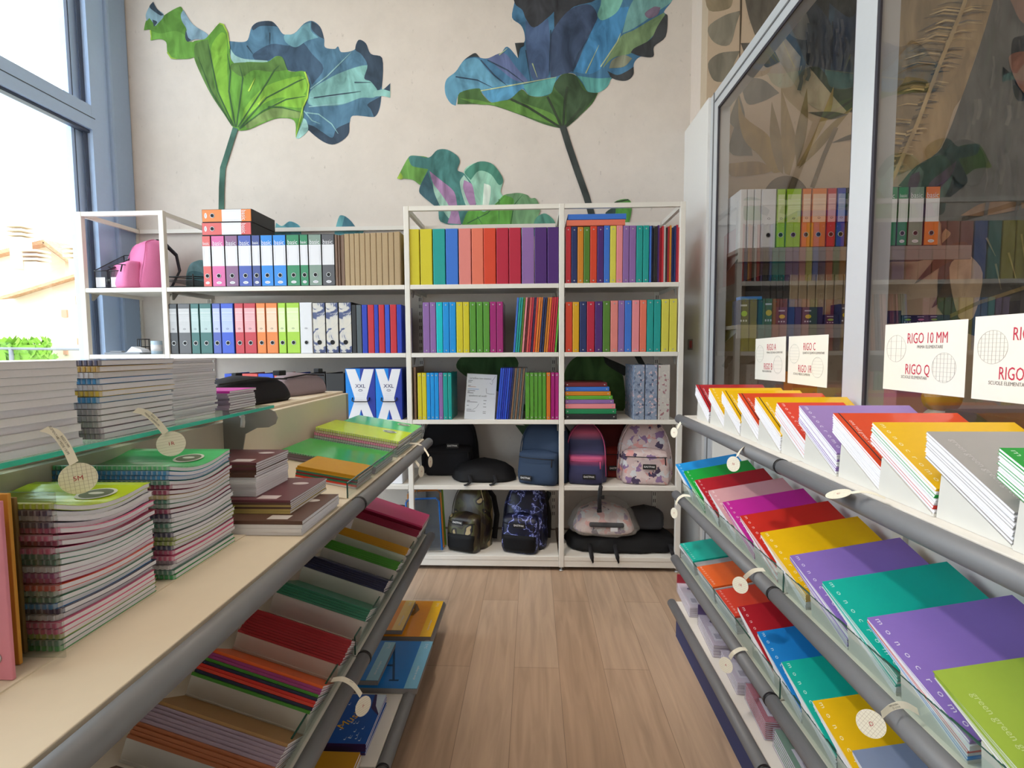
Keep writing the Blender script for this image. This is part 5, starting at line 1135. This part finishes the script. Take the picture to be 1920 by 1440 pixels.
# far bay, tilted shelf
def far(y, w, dz=0.0): return T((XL, y, .969)) @ R(TILT_L, 'Y') @ T((-w - .018, 0, dz))
flat_pile(far(1.525, .195), .145, .195, .0058, ['amber', 'amber', 'pine', 'brick', 'pine', 'scarlet', 'white'], 'plain', 'the orange pile at the glass front, window rack', 'notebooks on the tilted end of the window rack', .002)
flat_pile(T((-.235, 0, 0)) @ far(1.535, .13, .0), .15, .13, .0058, ['crimson', 'crimson', 'pine', 'crimson', 'pine'], 'plain', 'the small red pile behind the orange one', 'notebooks on the tilted end of the window rack', .002)
flat_pile(far(1.715, .33), .215, .33, .0085, ['mauve', 'mauve', 'mauve'], 'plain', 'the mauve pile under the big green notebook, window rack', 'notebooks on the tilted end of the window rack', .002)
spiral_pile(far(1.70, .335, .026), .235, .335, .0060, ['green'], 'the mauve pile on the window rack', 'spiral notebooks on the tilted end of the window rack', 0, 0, 0, seal=False)
spiral_pile(far(1.99, .345), .215, .345, .0110, ['neon', 'tan', 'rose', 'sage', 'pine', 'sage'], 'the neon yellow pile on the window rack', 'spiral notebooks on the tilted end of the window rack', .0, .0, .003)
spiral_pile(far(2.225, .315), .20, .315, .0105, ['mint', 'sage', 'tan', 'tan', 'white', 'white'], 'the mint green pile on the window rack', 'spiral notebooks on the tilted end of the window rack', .0, .0, .003)
# white page stacks on the glass shelf
flat_pile(T((-.768 - .215, .52, 1.2435)), .302, .215, .0119, ['white'] * 12, 'plain', 'the front white stack on the glass shelf', 'white notebooks on the glass shelf', .003)
spiral_pile(T((-.768 - .21, .866, 1.2435)), .185, .21, .0110, ['navy', 'amber', 'white', 'blue', 'white', 'yellow', 'blue', 'white', 'grey', 'grey', 'grey', 'mauve', 'mauve'], 'the wire bound glass shelf stack', 'wire bound notebooks on the glass shelf', 0, 0, .003, seal=False)
flat_pile(T((-.81 - .20, 1.10, 1.2435)), .162, .20, .0056, ['white'] * 25, 'plain', 'the tall thin-leaved stack on the glass shelf', 'white notebooks on the glass shelf', .005)
flat_pile(T((-.805 - .20, 1.307, 1.2435)), .128, .20, .0064, ['magenta', 'mauve', 'mauve', 'mauve', 'mauve', 'mauve', 'mauve', 'mauve'], 'the low lilac stack at the bracket end of the glass shelf', 'lilac notebooks on the glass shelf', .003)
# leaning folders at the near end
for i, (cn, hx, ub, vb, vt, w) in enumerate([('pink', '#dd8c9c', 24, 1276, 938, .27), ('amber', '#d89a3c', 37, 1247, 924, .27), ('brown', '#9a7a4c', 47, 1226, 932, .265)]):
    pb = P(ub, vb, Z=.9735); x, y = pb.x - w, pb.y
    h = P(ub - 16, vt, X=pb.x).z - .9735
    t = thing('elastic_folder', f"{cn} folder standing upright before the nearer tall spiral pile", 'folder', T((x, y, .9735)), 'upright folders at the near end of the window rack')
    obj('cover', MB().box((0, 0, 0), (w, .005, h), r=.001).mesh('cover', [mat(hx, .45)]), t)
    obj('rivet', MB().ring((w - .02, -.0005, .03), .006, .0018, 'y', 14).mesh('rivet', [STEEL]), t)
t = thing('acrylic_divider', 'clear acrylic divider between the folders and the nearer spiral pile', 'divider', (-.94, .655, .9735))
obj('sheet', MB().box((0, 0, 0), (.285, .003, .235)).mesh('sheet', [glass('acrylic_sheet', (.9, .92, .9, 1), .8)]), t)

# pencil cases on the far shelf of the window rack
def pcase(label, x, y, z, yaw, L, d, h, hx, seed):
    t = thing('pencil_case', label, 'pencil case', T((x, y, z)) @ R(yaw, 'Z'), 'pencil cases on top of the window rack')
    b = soft(MB(), L, d, h, seed, amp=.006, dome=.35, taper=.7, nz=10, ex=3.4)
    obj('body', b.mesh('body', [cloth(hx)]), t)
    obj('zipper', MB().tube([(-L * .42, d * .25, h * .8), (0, d * .2, h * .90), (L * .42, d * .25, h * .8)], .0035, 6).mesh('zipper', [STRAP]), t)
    obj('pull_tab', MB().box((L * .36, d * .35, h * .93), (L * .46, d * .6, h * 1.12), r=.003).mesh('pull_tab', [STRAP]), t)
pcase('black pencil case on top of the window rack', -.99, 1.82, 1.205, 78, .40, .13, .105, '#1b1b1f', 71)
pcase('grey lilac pencil case on top of the window rack, nearer the mural', -.99, 2.22, 1.205, 76, .31, .12, .10, '#8f8188', 73)
pcase('navy pencil case lying behind the black pencil case', -1.14, 1.78, 1.205, 70, .30, .10, .10, '#1f2d66', 75)

# drawing pads on the bottom shelf of the window rack
def pad(label, x0, y0, w, L, z, t_, hx, hx2, kind):
    t = thing('drawing_pad', label, 'drawing pad', (x0, y0, z), 'drawing pads on the bottom shelf of the window rack')
    obj('page_block', MB().box((.001, .001, .0006), (w - .001, L - .001, t_ - .0012)).mesh('page_block', [mat('#8d8a8a', .8)]), t)
    c = MB().box((0, 0, t_ - .0012), (w, L, t_), 0).box((w * .84, 0, t_ - .001), (w, L, t_ + .0004), 1)
    if kind == 'p':                       # a big angular P shape
        q = lambda a, b: (w * a, L * b, t_ + .0006)
        c.poly([q(.30, .12), q(.37, .12), q(.37, .55), q(.62, .55), q(.68, .72), q(.60, .9), q(.30, .9), q(.30, .82), q(.55, .82), q(.6, .72), q(.56, .63), q(.30, .63)], 2)
    elif kind == 'a':
        q = lambda a, b: (w * a, L * b, t_ + .0006)
        c.poly([q(.30, .1), q(.33, .1), q(.50, .85), q(.47, .85)], 2); c.poly([q(.66, .15), q(.69, .15), q(.50, .88), q(.47, .88)], 2); c.poly([q(.38, .42), q(.60, .42), q(.60, .46), q(.38, .46)], 2); c.poly([q(.24, .1), q(.36, .1), q(.36, .13), q(.24, .13)], 2); c.poly([q(.62, .13), q(.74, .13), q(.74, .16), q(.62, .16)], 2)
    c.text('album da disegno', .012, T((w * .92, L * .3, t_ + .0008)) @ R(90, 'Z'), 3); c.text('2 x 2', .016, T((w * .93, L * .88, t_ + .0008)) @ R(90, 'Z'), 3)
    obj('cover', c.mesh('cover', [mat(hx, .4), mat(hx2, .4), mat(mixhex(hx, '#000000', .45), .5), LABELW]), t)
pad('yellow drawing pad overhanging the bottom shelf at the mural end', -.75, 2.09, .308, .31, .146, .022, '#f09a0c', '#f5bf1c', 'p')
pad('yellow drawing pad lying on the larger yellow pad', -.86, 2.10, .29, .26, .169, .02, '#f09a0c', '#f5cf6c', 'p')
pad('blue drawing pad overhanging the bottom shelf, beside the yellow pads', -.73, 1.755, .305, .30, .146, .022, '#0f78cc', '#7fbfe0', 'a')
pad('blue drawing pad lying on the larger blue pad', -.86, 1.765, .288, .245, .169, .02, '#0f78cc', '#8fc4dc', 'a')
for i in range(4):
    t = thing('music_notebook', 'blue music notebook on top of the pile on the bottom shelf' if i == 3 else f'blue music notebook, {ORD[2 - i]} under the topmost on the bottom shelf', 'notebook', T((-.73 + random.uniform(-.003, .003), 1.475, .1455 + i * .009)) @ R(random.uniform(-.6, .6), 'Z'), 'music notebooks on the bottom shelf')
    w, L, t_ = .208, .225, .0085
    obj('page_block', MB().box((.001, .001, .0006), (w - .001, L - .001, t_ - .0008)).mesh('page_block', [PAPER]), t)
    c = MB().box((0, 0, t_ - .0008), (w, L, t_), 0).box((0, 0, 0), (w, L, .0006), 0).box((-.0003, -.0004, 0), (w, .0004, t_), 1)
    if i == 3:
        c.text('Musica', .042, T((w * .62, L * .5, t_ + .0006)) @ R(62, 'Z'), 2, bold=.02)
        rr = random.Random(5)
        for j in range(36):
            a, b = rr.uniform(.05, .9) * w, rr.uniform(.05, .4) * L if j % 3 else rr.uniform(.7, .95) * L
            c.disc((a, b, t_ + .0005), .0032, .0022, 'z', 8, 3); c.box((a + .0024, b, t_ + .0004), (a + .0032, b + .011, t_ + .0006), 3)
        c.poly([(w * .80, L, t_ + .0007), (w * .84, L * .7, t_ + .0007), (w, L * .55, t_ + .0007), (w, L, t_ + .0007)], 4); c.poly([(w * .84, L, t_ + .001), (w * .9, L * .75, t_ + .001), (w, L * .58, t_ + .001), (w, L, t_ + .001)], 3)
    obj('cover', c.mesh('cover', [mat('#0d55b0', .35), mat('#3a1f55', .4), mat('#e8b41c', .4), mat('#cfe0f0', .5), mat('#2c1a58', .4)]), t)
flat_pile(T((-.735, 1.215, .1455)), .225, .21, .0095, ['amber', 'amber', 'amber', 'amber'], 'plain', 'the mustard pile beside the music notebooks', 'mustard notebooks on the bottom shelf', .002)

# packs on the bottom shelf of the partition rack
CLP = film('pack_film', '#d9cfe6', .30, .08)
def pack(label, x, y, z, yaw, w, L, h, n, cn, tab, lean=0):
    t = thing('notebook_pack', label, 'pack', T((x, y, z)) @ R(yaw, 'Z') @ R(lean, 'X'), 'packs on the bottom shelf of the partition rack')
    for i in range(n):
        b = MB().box((.003, .003, .0012 + h * i / n), (w - .003, L - .003, h * (i + 1) / n - .0016), 0); b.box((.002, .002, h * (i + 1) / n - .0016), (w - .002, L - .002, h * (i + 1) / n - .0002), 1)
        if i == n - 1:
            b.box((w * .1, L * .15, h), (w * .45, L * .6, h + .0006), 2); b.disc((w * .28, L * .75, h + .0008), .014, .012, 'z', 14, 3)
            for j in range(8): b.box((w * .15 + j * .003, L * .2, h + .0006), (w * .15 + j * .003 + .0014, L * .36, h + .001), 3)
        obj('booklet', b.mesh('booklet', [PAPER, mat(cn, .35), LABELW, mat('#3b3f66', .5)]), t)
    obj('wrapper', MB().box((-.002, -.002, 0), (w + .002, L + .002, h + .003), r=.004).mesh('wrapper', [CLP]), t)
    if tab: obj('header_card', MB().box((0, L - .004, h), (w, L + .002, h + .045)).mesh('header_card', [mat(tab, .4)]), t)
pack('pack with white cards and red header, at the mural end of the bottom tier', .715, 2.28, .171, -3, .17, .25, .045, 5, '#d9d4da', '#b03040')
pack('clear pack with white label, second from the mural on the bottom tier', .715, 1.975, .171, -4, .17, .24, .05, 4, '#c9c2d0', '#6a5a8c')
pack('clear pack of pale sheets between the labelled pack and red booklets', .722, 1.755, .171, -4, .17, .20, .045, 4, '#d2ccd8', None)
pack('pack of red exercise booklets on the bottom tier', .725, 1.545, .171, -5, .19, .19, .06, 9, '#b3122c', None)
pack('pack with a green top booklet on the bottom tier', .725, 1.32, .171, -4, .19, .20, .06, 6, '#0c8a48', None)

# ------------------------------------------------------------------ round shelf tags on bent strips
TAGW = mat('#ece6d3', .6, var=.02); TAGR = mat('#b0303a', .6); TAGL = mat('#b7ab98', .7)
def tag(label, pts, cen, r, normal, txt, strip_txt, grid, roll=0.0, wid=.012):
    t = thing('shelf_tag', label, 'shelf tag', (0, 0, 0), 'round shelf tags on bent strips')
    cen = Vector(cen); n = Vector(normal).normalized()
    up = Vector((0, 0, 1)); rt = up.cross(n).normalized(); up = n.cross(rt)
    M = Matrix((rt, up, n)).transposed().to_4x4(); M.translation = cen; M = M @ R(roll, 'Z')
    # strip: ribbon through the points
    pts = [Vector(p) for p in pts]; N_ = 14; path = []
    for i in range(N_ + 1):                       # Catmull-Rom through the points
        f = i / N_ * (len(pts) - 1); k_ = min(int(f), len(pts) - 2); u = f - k_
        p0, p1, p2, p3 = pts[max(k_ - 1, 0)], pts[k_], pts[k_ + 1], pts[min(k_ + 2, len(pts) - 1)]
        path.append(.5 * ((2 * p1) + (p2 - p0) * u + (2 * p0 - 5 * p1 + 4 * p2 - p3) * u * u + (3 * p1 - p0 - 3 * p2 + p3) * u ** 3))
    side = (pts[-1] - pts[0]).cross(n); side = side.normalized() * wid / 2
    b = MB(); vs = []
    for p in path: vs += [p + side - n * .0004, p - side - n * .0004, p - side + n * .0004, p + side + n * .0004]
    fs = []
    for i in range(N_):
        for q in range(4): fs.append((4 * i + q, 4 * i + (q + 1) % 4, 4 * i + 4 + (q + 1) % 4, 4 * i + 4 + q))
    fs += [(0, 1, 2, 3), (4 * N_ + 3, 4 * N_ + 2, 4 * N_ + 1, 4 * N_)]
    b.add(vs, fs, 0)
    if strip_txt:
        a, z_ = path[5], path[11]; dr = (z_ - a).normalized(); sd = n.cross(dr).normalized(); n2 = dr.cross(sd)
        Mt = Matrix((dr, sd, n2)).transposed().to_4x4(); Mt.translation = (path[8]) + n2 * .0012
        for j, tx in enumerate(strip_txt): b.text(tx, .0042, Mt @ T((0, .0025 - .005 * j, 0)), 1)
    obj('strip', b.mesh('strip', [TAGW, mat('#5b564c', .6)]), t)
    d_ = MB(); k2_ = 32
    vs = [(r * math.cos(6.2832 * i / k2_), r * math.sin(6.2832 * i / k2_), z) for z in (-.0004, .0004) for i in range(k2_)]
    d_.add(vs, [tuple(range(k2_))[::-1], tuple(range(k2_, 2 * k2_))] + [(i, (i + 1) % k2_, k2_ + (i + 1) % k2_, k2_ + i) for i in range(k2_)], 0)
    for q in range(-4, 5):
        o_ = q * r * .23; hl = math.sqrt(max(0, (r * .97) ** 2 - o_ * o_))
        if hl < r * .2: continue
        d_.box((-hl, o_ - .00018, .0003), (hl, o_ + .00018, .0006), 1)
        if grid: d_.box((o_ - .00018, -hl, .0003), (o_ + .00018, hl, .0006), 1)
    d_.text(txt, r * .42, T((0, 0, .0008)), 2, bold=.02)
    obj('disc', d_.mesh('disc', [TAGW, TAGL, TAGR]), t, M)
def tg(label, uv, c, X, Xs, r, nrm, txt, st=None, grid=False, roll=0, wid=.012):
    n = len(uv)
    tag(label, [P(u, v, X=Xs + (X - Xs) * i / max(1, n - 1) * .92) for i, (u, v) in enumerate(uv)], P(c[0], c[1], X=X), r, nrm, txt, st, grid, roll, wid)
tg('round cream tag with squared grid, hanging from the glass shelf before the nearer spiral pile', [(82, 804), (104, 812), (124, 838), (139, 869)], (147, 897), -.715, -.757, .0245, (.55, -.83, .12), '5M', ['RIGO 5 MM', 'ELEMENTARI / MEDIE / SUPERIORI'], True, 6, .0125)
tg('round cream tag with ruled lines, hanging from the glass shelf over the mint green notebook', [(253, 769), (273, 774), (293, 790), (311, 812)], (321, 832), -.715, -.757, .0245, (.55, -.83, .12), '1R', ['RIGO 1R', 'MEDIE / SUPERIORI'], False, 6, .0125)
tg('cream tag near the mural end of the window rack, hanging before the black backpack', [(768, 831), (785, 833), (796, 842), (804, 855)], (807, 866), -.452, -.54, .024, (.985, -.17, .05), '5M', None, True)
tg('cream tag hanging over the upper bumper tube of the window rack, before the white carton', [(748, 857), (765, 856), (778, 864), (786, 874)], (790, 884), -.462, -.54, .024, (.96, -.28, .05), '1R', None, False)
tg('cream tag with a red letter over the lower bumper tube, above the music notebooks', [(622, 1275), (642, 1273), (662, 1284), (677, 1304)], (681, 1324), -.445, -.53, .024, (.80, -.58, .12), 'P', ['RIGO P'], False)
tg('cream tag at the mural end of the top bumper tube, partition rack', [(1296, 787), (1284, 788), (1276, 793), (1270, 803)], (1264, 811), .655, .71, .024, (-.90, -.40, .1), 'A', None, False)
tg('cream tag over the green notebook stand of the second tier', [(1408, 836), (1396, 837), (1387, 846), (1382, 856)], (1375, 870), .63, .71, .024, (-.85, -.5, .15), '10', None, True)
tg('cream tag lying almost flat against the top bumper tube, above the red notebook', [(1660, 934), (1636, 925), (1615, 922), (1596, 924)], (1572, 926), .655, .71, .025, (-.35, .05, .94), 'C', None, False, 60)
tg('cream tag at the mural end of the second bumper tube, partition rack', [(1294, 930), (1282, 929), (1272, 935), (1267, 946)], (1264, 962), .64, .70, .024, (-.92, -.36, .1), 'B', None, False)
tg('cream tag over the orange pile of the third tier', [(1433, 1068), (1416, 1069), (1404, 1076), (1396, 1084)], (1388, 1097), .62, .70, .024, (-.72, -.66, .2), '1R', None, False)
tg('cream tag hanging from the third bumper tube above the clear packs', [(1400, 1217), (1388, 1217), (1375, 1224), (1368, 1234)], (1361, 1247), .63, .70, .024, (-.75, -.6, .2), 'A', None, False)
tg('large cream tag with squared grid on the second bumper tube, over the yellow notebook', [(1722, 1335), (1697, 1322), (1672, 1326), (1653, 1341)], (1633, 1357), .63, .71, .0235, (-.50, -.80, .33), 'Q', ['RIGO Q', 'ELEMENTARI'], True, -30)

# ------------------------------------------------------------------ ruling signs on the glass partition
SGN = mat('#efeadd', .6, var=.01); RED_ = mat('#c4304a', .6); GRY_ = mat('#6e6a66', .6); LIN_ = mat('#b9b7ae', .7)
def sign(label, y0, y1, z0, z1, t1, s1, t2, s2, g1, g2, roll=0):
    """A4 card on the glass facing the aisle; y0 is its far edge"""
    W_, Hh = y0 - y1, z1 - z0
    M = Matrix(((0, 0, -1, XP - .0145), (-1, 0, 0, (y0 + y1) / 2), (0, 1, 0, (z0 + z1) / 2), (0, 0, 0, 1))) @ R(roll, 'Z')
    b = MB().box((-W_ / 2, -Hh / 2, -.0006), (W_ / 2, Hh / 2, 0), 0)
    def tx(s, sz, x, z, m, bold=0): 
        b.text(s, sz, T((x * W_, z * Hh, .0006)), m, sx=.62 if sz > .02 else .8, bold=bold)
    tx(t1, .042, .06, .27, 1, .015); tx(s1, .0125, .10 if len(s1) < 20 else .16, .15, 2); tx(t2, .042, -.04, -.18, 1, .015); tx(s2, .0125, -.08 if len(s2) < 20 else -.12, -.29, 2)
    for (cx, cz), g in (((-.33, .13), g1), ((.27, -.13), g2)):
        r_ = .039 if W_ > .2 else .03
        b.ring((cx * W_, cz * Hh, .0004), r_, .0004, 'z', 32, 3, k=4)
        hs, vs_ = g
        for i in range(-6, 7):
            if hs and abs(i * hs) < r_: 
                hl = math.sqrt(r_ * r_ - (i * hs) ** 2); b.box((cx * W_ - hl, cz * Hh + i * hs - .0003, .0002), (cx * W_ + hl, cz * Hh + i * hs + .0003, .0006), 3)
            if vs_ and abs(i * vs_) < r_:
                hl = math.sqrt(r_ * r_ - (i * vs_) ** 2); b.box((cx * W_ + i * vs_ - .0003, cz * Hh - hl, .0002), (cx * W_ + i * vs_ + .0003, cz * Hh + hl, .0006), 3)
    solo('ruling_sign', b.mesh('ruling_sign', [SGN, RED_, GRY_, LIN_]), label, 'sign', M, 'ruling signs on the glass partition')
sign('white paper sign on the glass reading RIGO A and RIGO B', 2.485, 2.193, 1.256, 1.449, 'RIGO A', 'PRIMA E SECONDA ELEMENTARE', 'RIGO B', 'TERZA ELEMENTARE', (.014, 0), (.017, 0), 1.0)
sign('white paper sign on the glass reading RIGO C and RIGO 1R', 2.170, 1.885, 1.256, 1.450, 'RIGO C', 'QUARTA E QUINTA ELEMENTARE', 'RIGO 1R', 'SCUOLE MEDIE E SUPERIORI', (.012, 0), (.012, 0))
sign('white paper sign on the glass reading RIGO 10 MM and RIGO Q', 1.590, 1.297, 1.276, 1.470, 'RIGO 10 MM', 'PRIMA ELEMENTARE', 'RIGO Q', 'SCUOLE ELEMENTARI', (.021, .021), (.0115, .0115))
sign('white paper sign on the glass reading RIGO 5 MM, cut by the picture edge', 1.277, .985, 1.276, 1.474, 'RIGO 5 MM', 'SCUOLE ELEMENTARI', 'RIGO 4 MM', 'SCUOLE ELEMENTARI / MEDIE', (.0098, .0098), (.008, .008))

# ------------------------------------------------------------------ the next room, seen through the glass
def far_shelf(label, z, x1):
    t = thing('wall_shelf', label, 'shelf', (1.30, 2.89, z), 'wall shelves in the next room')
    obj('board', MB().box((-.16, 0, -.022), (x1 - 1.30, YR - 2.89 - .03, 0), r=.002).mesh('board', [mat('#8f8780', .5)]), t)
    obj('lip', MB().box((-.16, .0, -.075), (x1 - 1.30, .012, -.022)).mesh('lip', [mat('#8b837c', .5)]), t)
    for x in (-.13, x1 - 1.30 - .32): obj('bracket', MB().prism([(.02, -.02), (.38, -.02), (.38, -.13)], x, x + .004, 'x').mesh('bracket', [GREYM]), t)
far_shelf('upper grey wall shelf behind the glass, holding lever arch files', 1.955, 2.38)
far_shelf('lower grey wall shelf behind the glass, holding dark blue boxes', 1.533, 2.28)
for x in (1.19, 2.02): solo('slotted_upright', strip_mesh(), f"slotted wall upright behind the glass, {'by the frame post' if x < 1.5 else 'under the shelf end'}", 'upright', T((x, YR - .022, -.1)), 'slotted uprights in the next room')
S5 = (4.8, 1340, 340)
row([(228, 291, 'box', 'white'), (294, 352, 'box', 'white'), (356, 415, 'box', 'white'), (418, 551, 'plainfile', 'white'), (556, 636, 'grade', 'lime'), (640, 776, 'grade', 'lime'), (782, 866, 'grade', 'orange'), (868, 1003, 'grade', 'orange'), (1005, 1092, 'grade', 'red'), (1095, 1176, 'grade', 'royal'), (1180, 1300, 'grade', 'black'), (1302, 1432, 'grade', 'green'),
     ], 1.956, 420, 'the upper wall shelf behind glass', 'files on the upper wall shelf in the next room', *S5, y=2.9, frm='along')
row([(1060, 1156, 'basic', 'green'), (1158, 1216, 'basic', 'green'), (1217, 1300, 'basic', 'sage'), (1304, 1385, 'basic', 'orange')], 1.956, 420, 'the upper wall shelf past the mullion', 'files past the mullion on the upper wall shelf', 2.88, 1280, 300, y=2.9, frm='along')
row([(415, 500, 'box', 'black'), (505, 555, 'box', 'black'), (558, 615, 'box', 'black'), (618, 670, 'box', 'black'), (675, 752, 'kraft', 'kraft'), (756, 830, 'kraft', 'kraft'), (835, 908, 'kraft', 'kraft'), (912, 990, 'kraft', 'kraft'), (995, 1072, 'kraft', 'kraft'), (1078, 1155, 'kraft', 'kraft'), (1160, 1240, 'kraft', 'kraft')], 1.534, 560, 'the lower wall shelf behind the glass', 'files at the back of the lower wall shelf', *S5, y=3.02, hdef=.29, dp=.22, frm='along')
rr = random.Random(11)
def dbox(label, u0, u1, v0, dx=0, y=2.905, tone='#20264e'):
    a = P(u0, 600, Y=y).x; b_ = P(u1, 600, Y=y).x; h = P(u0, v0, Y=y).z - 1.534
    t = thing('stationery_box', label, 'box', (a, y, 1.5345), 'dark blue stationery boxes behind the glass')
    w = b_ - a - .002
    obj('carton', MB().box((0, 0, 0), (w, .09, h), r=.001).mesh('carton', [mat(tone, .4)]), t)
    p = MB()
    for i in range(max(1, int(w / .07))):
        x = .012 + i * .07; c = ['#c9b02c', '#c97aa8', '#7fae4a', '#4f9ac8'][rr.randrange(4)]
        p.box((x, -.0008, h * .75), (x + .035, .001, h * .82), 0); p.disc((x + .02, -.001, h * .45), .017, h * .12, 'y', 10, 1 + i % 2)
        for q in range(3): p.box((x + q * .014, -.0008, h * .12), (x + q * .014 + .008, .001, h * .2), 0)
    obj('printed_front', p.mesh('printed_front', [mat('#b9bcd0', .5), mat(['#c9b02c', '#7fae4a'][rr.randrange(2)], .5), mat(['#c97aa8', '#4f9ac8'][rr.randrange(2)], .5)]), t)
dbox('dark box with coloured caps at the partition end of the lower wall shelf', 1384, 1430, 563)
dbox('olive and blue printed box, second along the lower wall shelf', 1430, 1455, 560, tone='#4a5640')
dbox('low dark blue box with white stripe, third along the lower wall shelf', 1455, 1503, 576)
dbox('low dark blue box with green caps, fourth along the lower wall shelf', 1504, 1543, 576)
dbox('lowest dark blue box, fifth along the lower wall shelf', 1546, 1573, 590)
dbox('dark blue box topped by the mullion, lower wall shelf', 1574, 1640, 570)
dbox('dark blue box past the mullion, lower wall shelf', 1642, 1690, 583)
dbox('long low dark blue box at the far end of the lower wall shelf', 1691, 1782, 591)
solo('parcel', MB().box((0, 0, 0), (.12, .06, .018), r=.002).mesh('parcel', [mat('#1f78c8', .4)]), 'bright blue flat pack on the dark box with coloured caps', 'box', (P(1388, 560, Y=2.91).x, 2.91, P(1388, 562, Y=2.91).z))
# counter and oddments below the signs
cn_ = thing('counter', 'pale blue counter behind the glass partition', 'counter', (1.22, .6, 0))
obj('top', MB().box((0, 0, 1.085), (.55, 2.2, 1.11)).mesh('counter_top', [mat('#b9d0d2', .3)]), cn_); obj('base', MB().box((.03, .03, 0), (.52, 2.17, 1.085)).mesh('counter_base', [mat('#c2cfd0', .5)]), cn_)
def oddment(name, label, cat, y, x, lo, hi, hx, r=.002):
    solo(name, MB().box(lo, hi, r=r).mesh(name, [mat(hx, .45)]), label, cat, (x, y, 1.1105))
oddment('gift_box', 'pink gift box behind the glass beside the mullion', 'box', 1.86, 1.30, (0, 0, 0), (.2, .14, .16), '#c884a0')
oddment('gift_box', 'mint green flat box on the pink gift box behind the glass', 'box', 1.86, 1.30, (.01, .01, .1605), (.19, .13, .20), '#4fc8a4')
oddment('carton', 'orange carton behind the glass by the frame post', 'box', 2.62, 1.32, (0, 0, 0), (.12, .10, .17), '#c87a34')
oddment('carton', 'dark olive display crate behind the RIGO Q sign', 'box', 1.28, 1.28, (0, 0, 0), (.25, .34, .10), '#6b5a22')
oddment('carton', 'bright orange upright box behind the glass below the cut sign', 'box', 1.03, 1.26, (0, 0, 0), (.2, .04, .12), '#e8622c')
oddment('carton', 'grey upright box beside the bright orange one', 'box', 1.08, 1.26, (0, 0, 0), (.2, .03, .12), '#7a7a80')
t = thing('ornament', 'round colourful paper ornament behind the glass beside the RIGO 10 MM sign', 'ornament', (1.30, 1.66, 1.112))
for i, (z, r_, hx) in enumerate(((.05, .045, '#d8d4c8'), (.13, .045, '#e0a43a'), (.20, .04, '#3aa6b4'))):
    b = MB().tube([(0, -.03, z), (0, -.026, z), (0, .026, z), (0, .03, z)], [r_ * .5, r_, r_, r_ * .5], 18, up=(0, 0, 1)); obj('rosette', b.mesh('rosette', [mat(hx, .5)]), t)
t = thing('wall_switch', 'small red switch plate on the white end panel', 'switch', (XP - .036, 3.42, 1.43))
obj('plate', MB().box((-.006, -.05, -.035), (.0, .05, .035), r=.002).mesh('plate', [mat('#8d8784', .5)]), t); obj('rocker', MB().box((-.010, -.045, -.025), (-.006, .0, .025), r=.002).mesh('rocker', [mat('#a8303a', .4)]), t)

for lb_, lc_ in (('small white track spotlight aimed at the partition rack', (-1.2, 1.1, 3.35)), ('small white track spotlight aimed at the floor before the backpacks', (-.55, 1.5, 3.6))):
  t = thing('track_spot', lb_, 'lamp', lc_)
  obj('head', MB().tube([(-.10, 0, .14), (-.02, 0, .04)], [.05, .055], 16).mesh('head', [WHITE]), t); obj('stem', MB().cyl((-.08, 0, .12), (-.08, 0, .5), .012).mesh('stem', [WHITE]), t)
# ceiling lamps
for i, (x, y, sx, sy) in enumerate(((-.95, 1.1, 1.25, .3), (-.3, -1.6, 1.65, .65), (-1.2, 2.7, 2.45, .3), (2.6, 1.4, 1.65, .65))):
    t = thing('ceiling_lamp', 'flat white ceiling lamp ' + ['over the aisle', 'over the shop entrance', 'washing the mural wall', 'in the next room'][i], 'lamp', (x, y, 4.2))
    obj('housing', MB().box((-sx / 2, -sy / 2, -.035), (sx / 2, sy / 2, 0)).mesh('housing', [WHITE]), t)
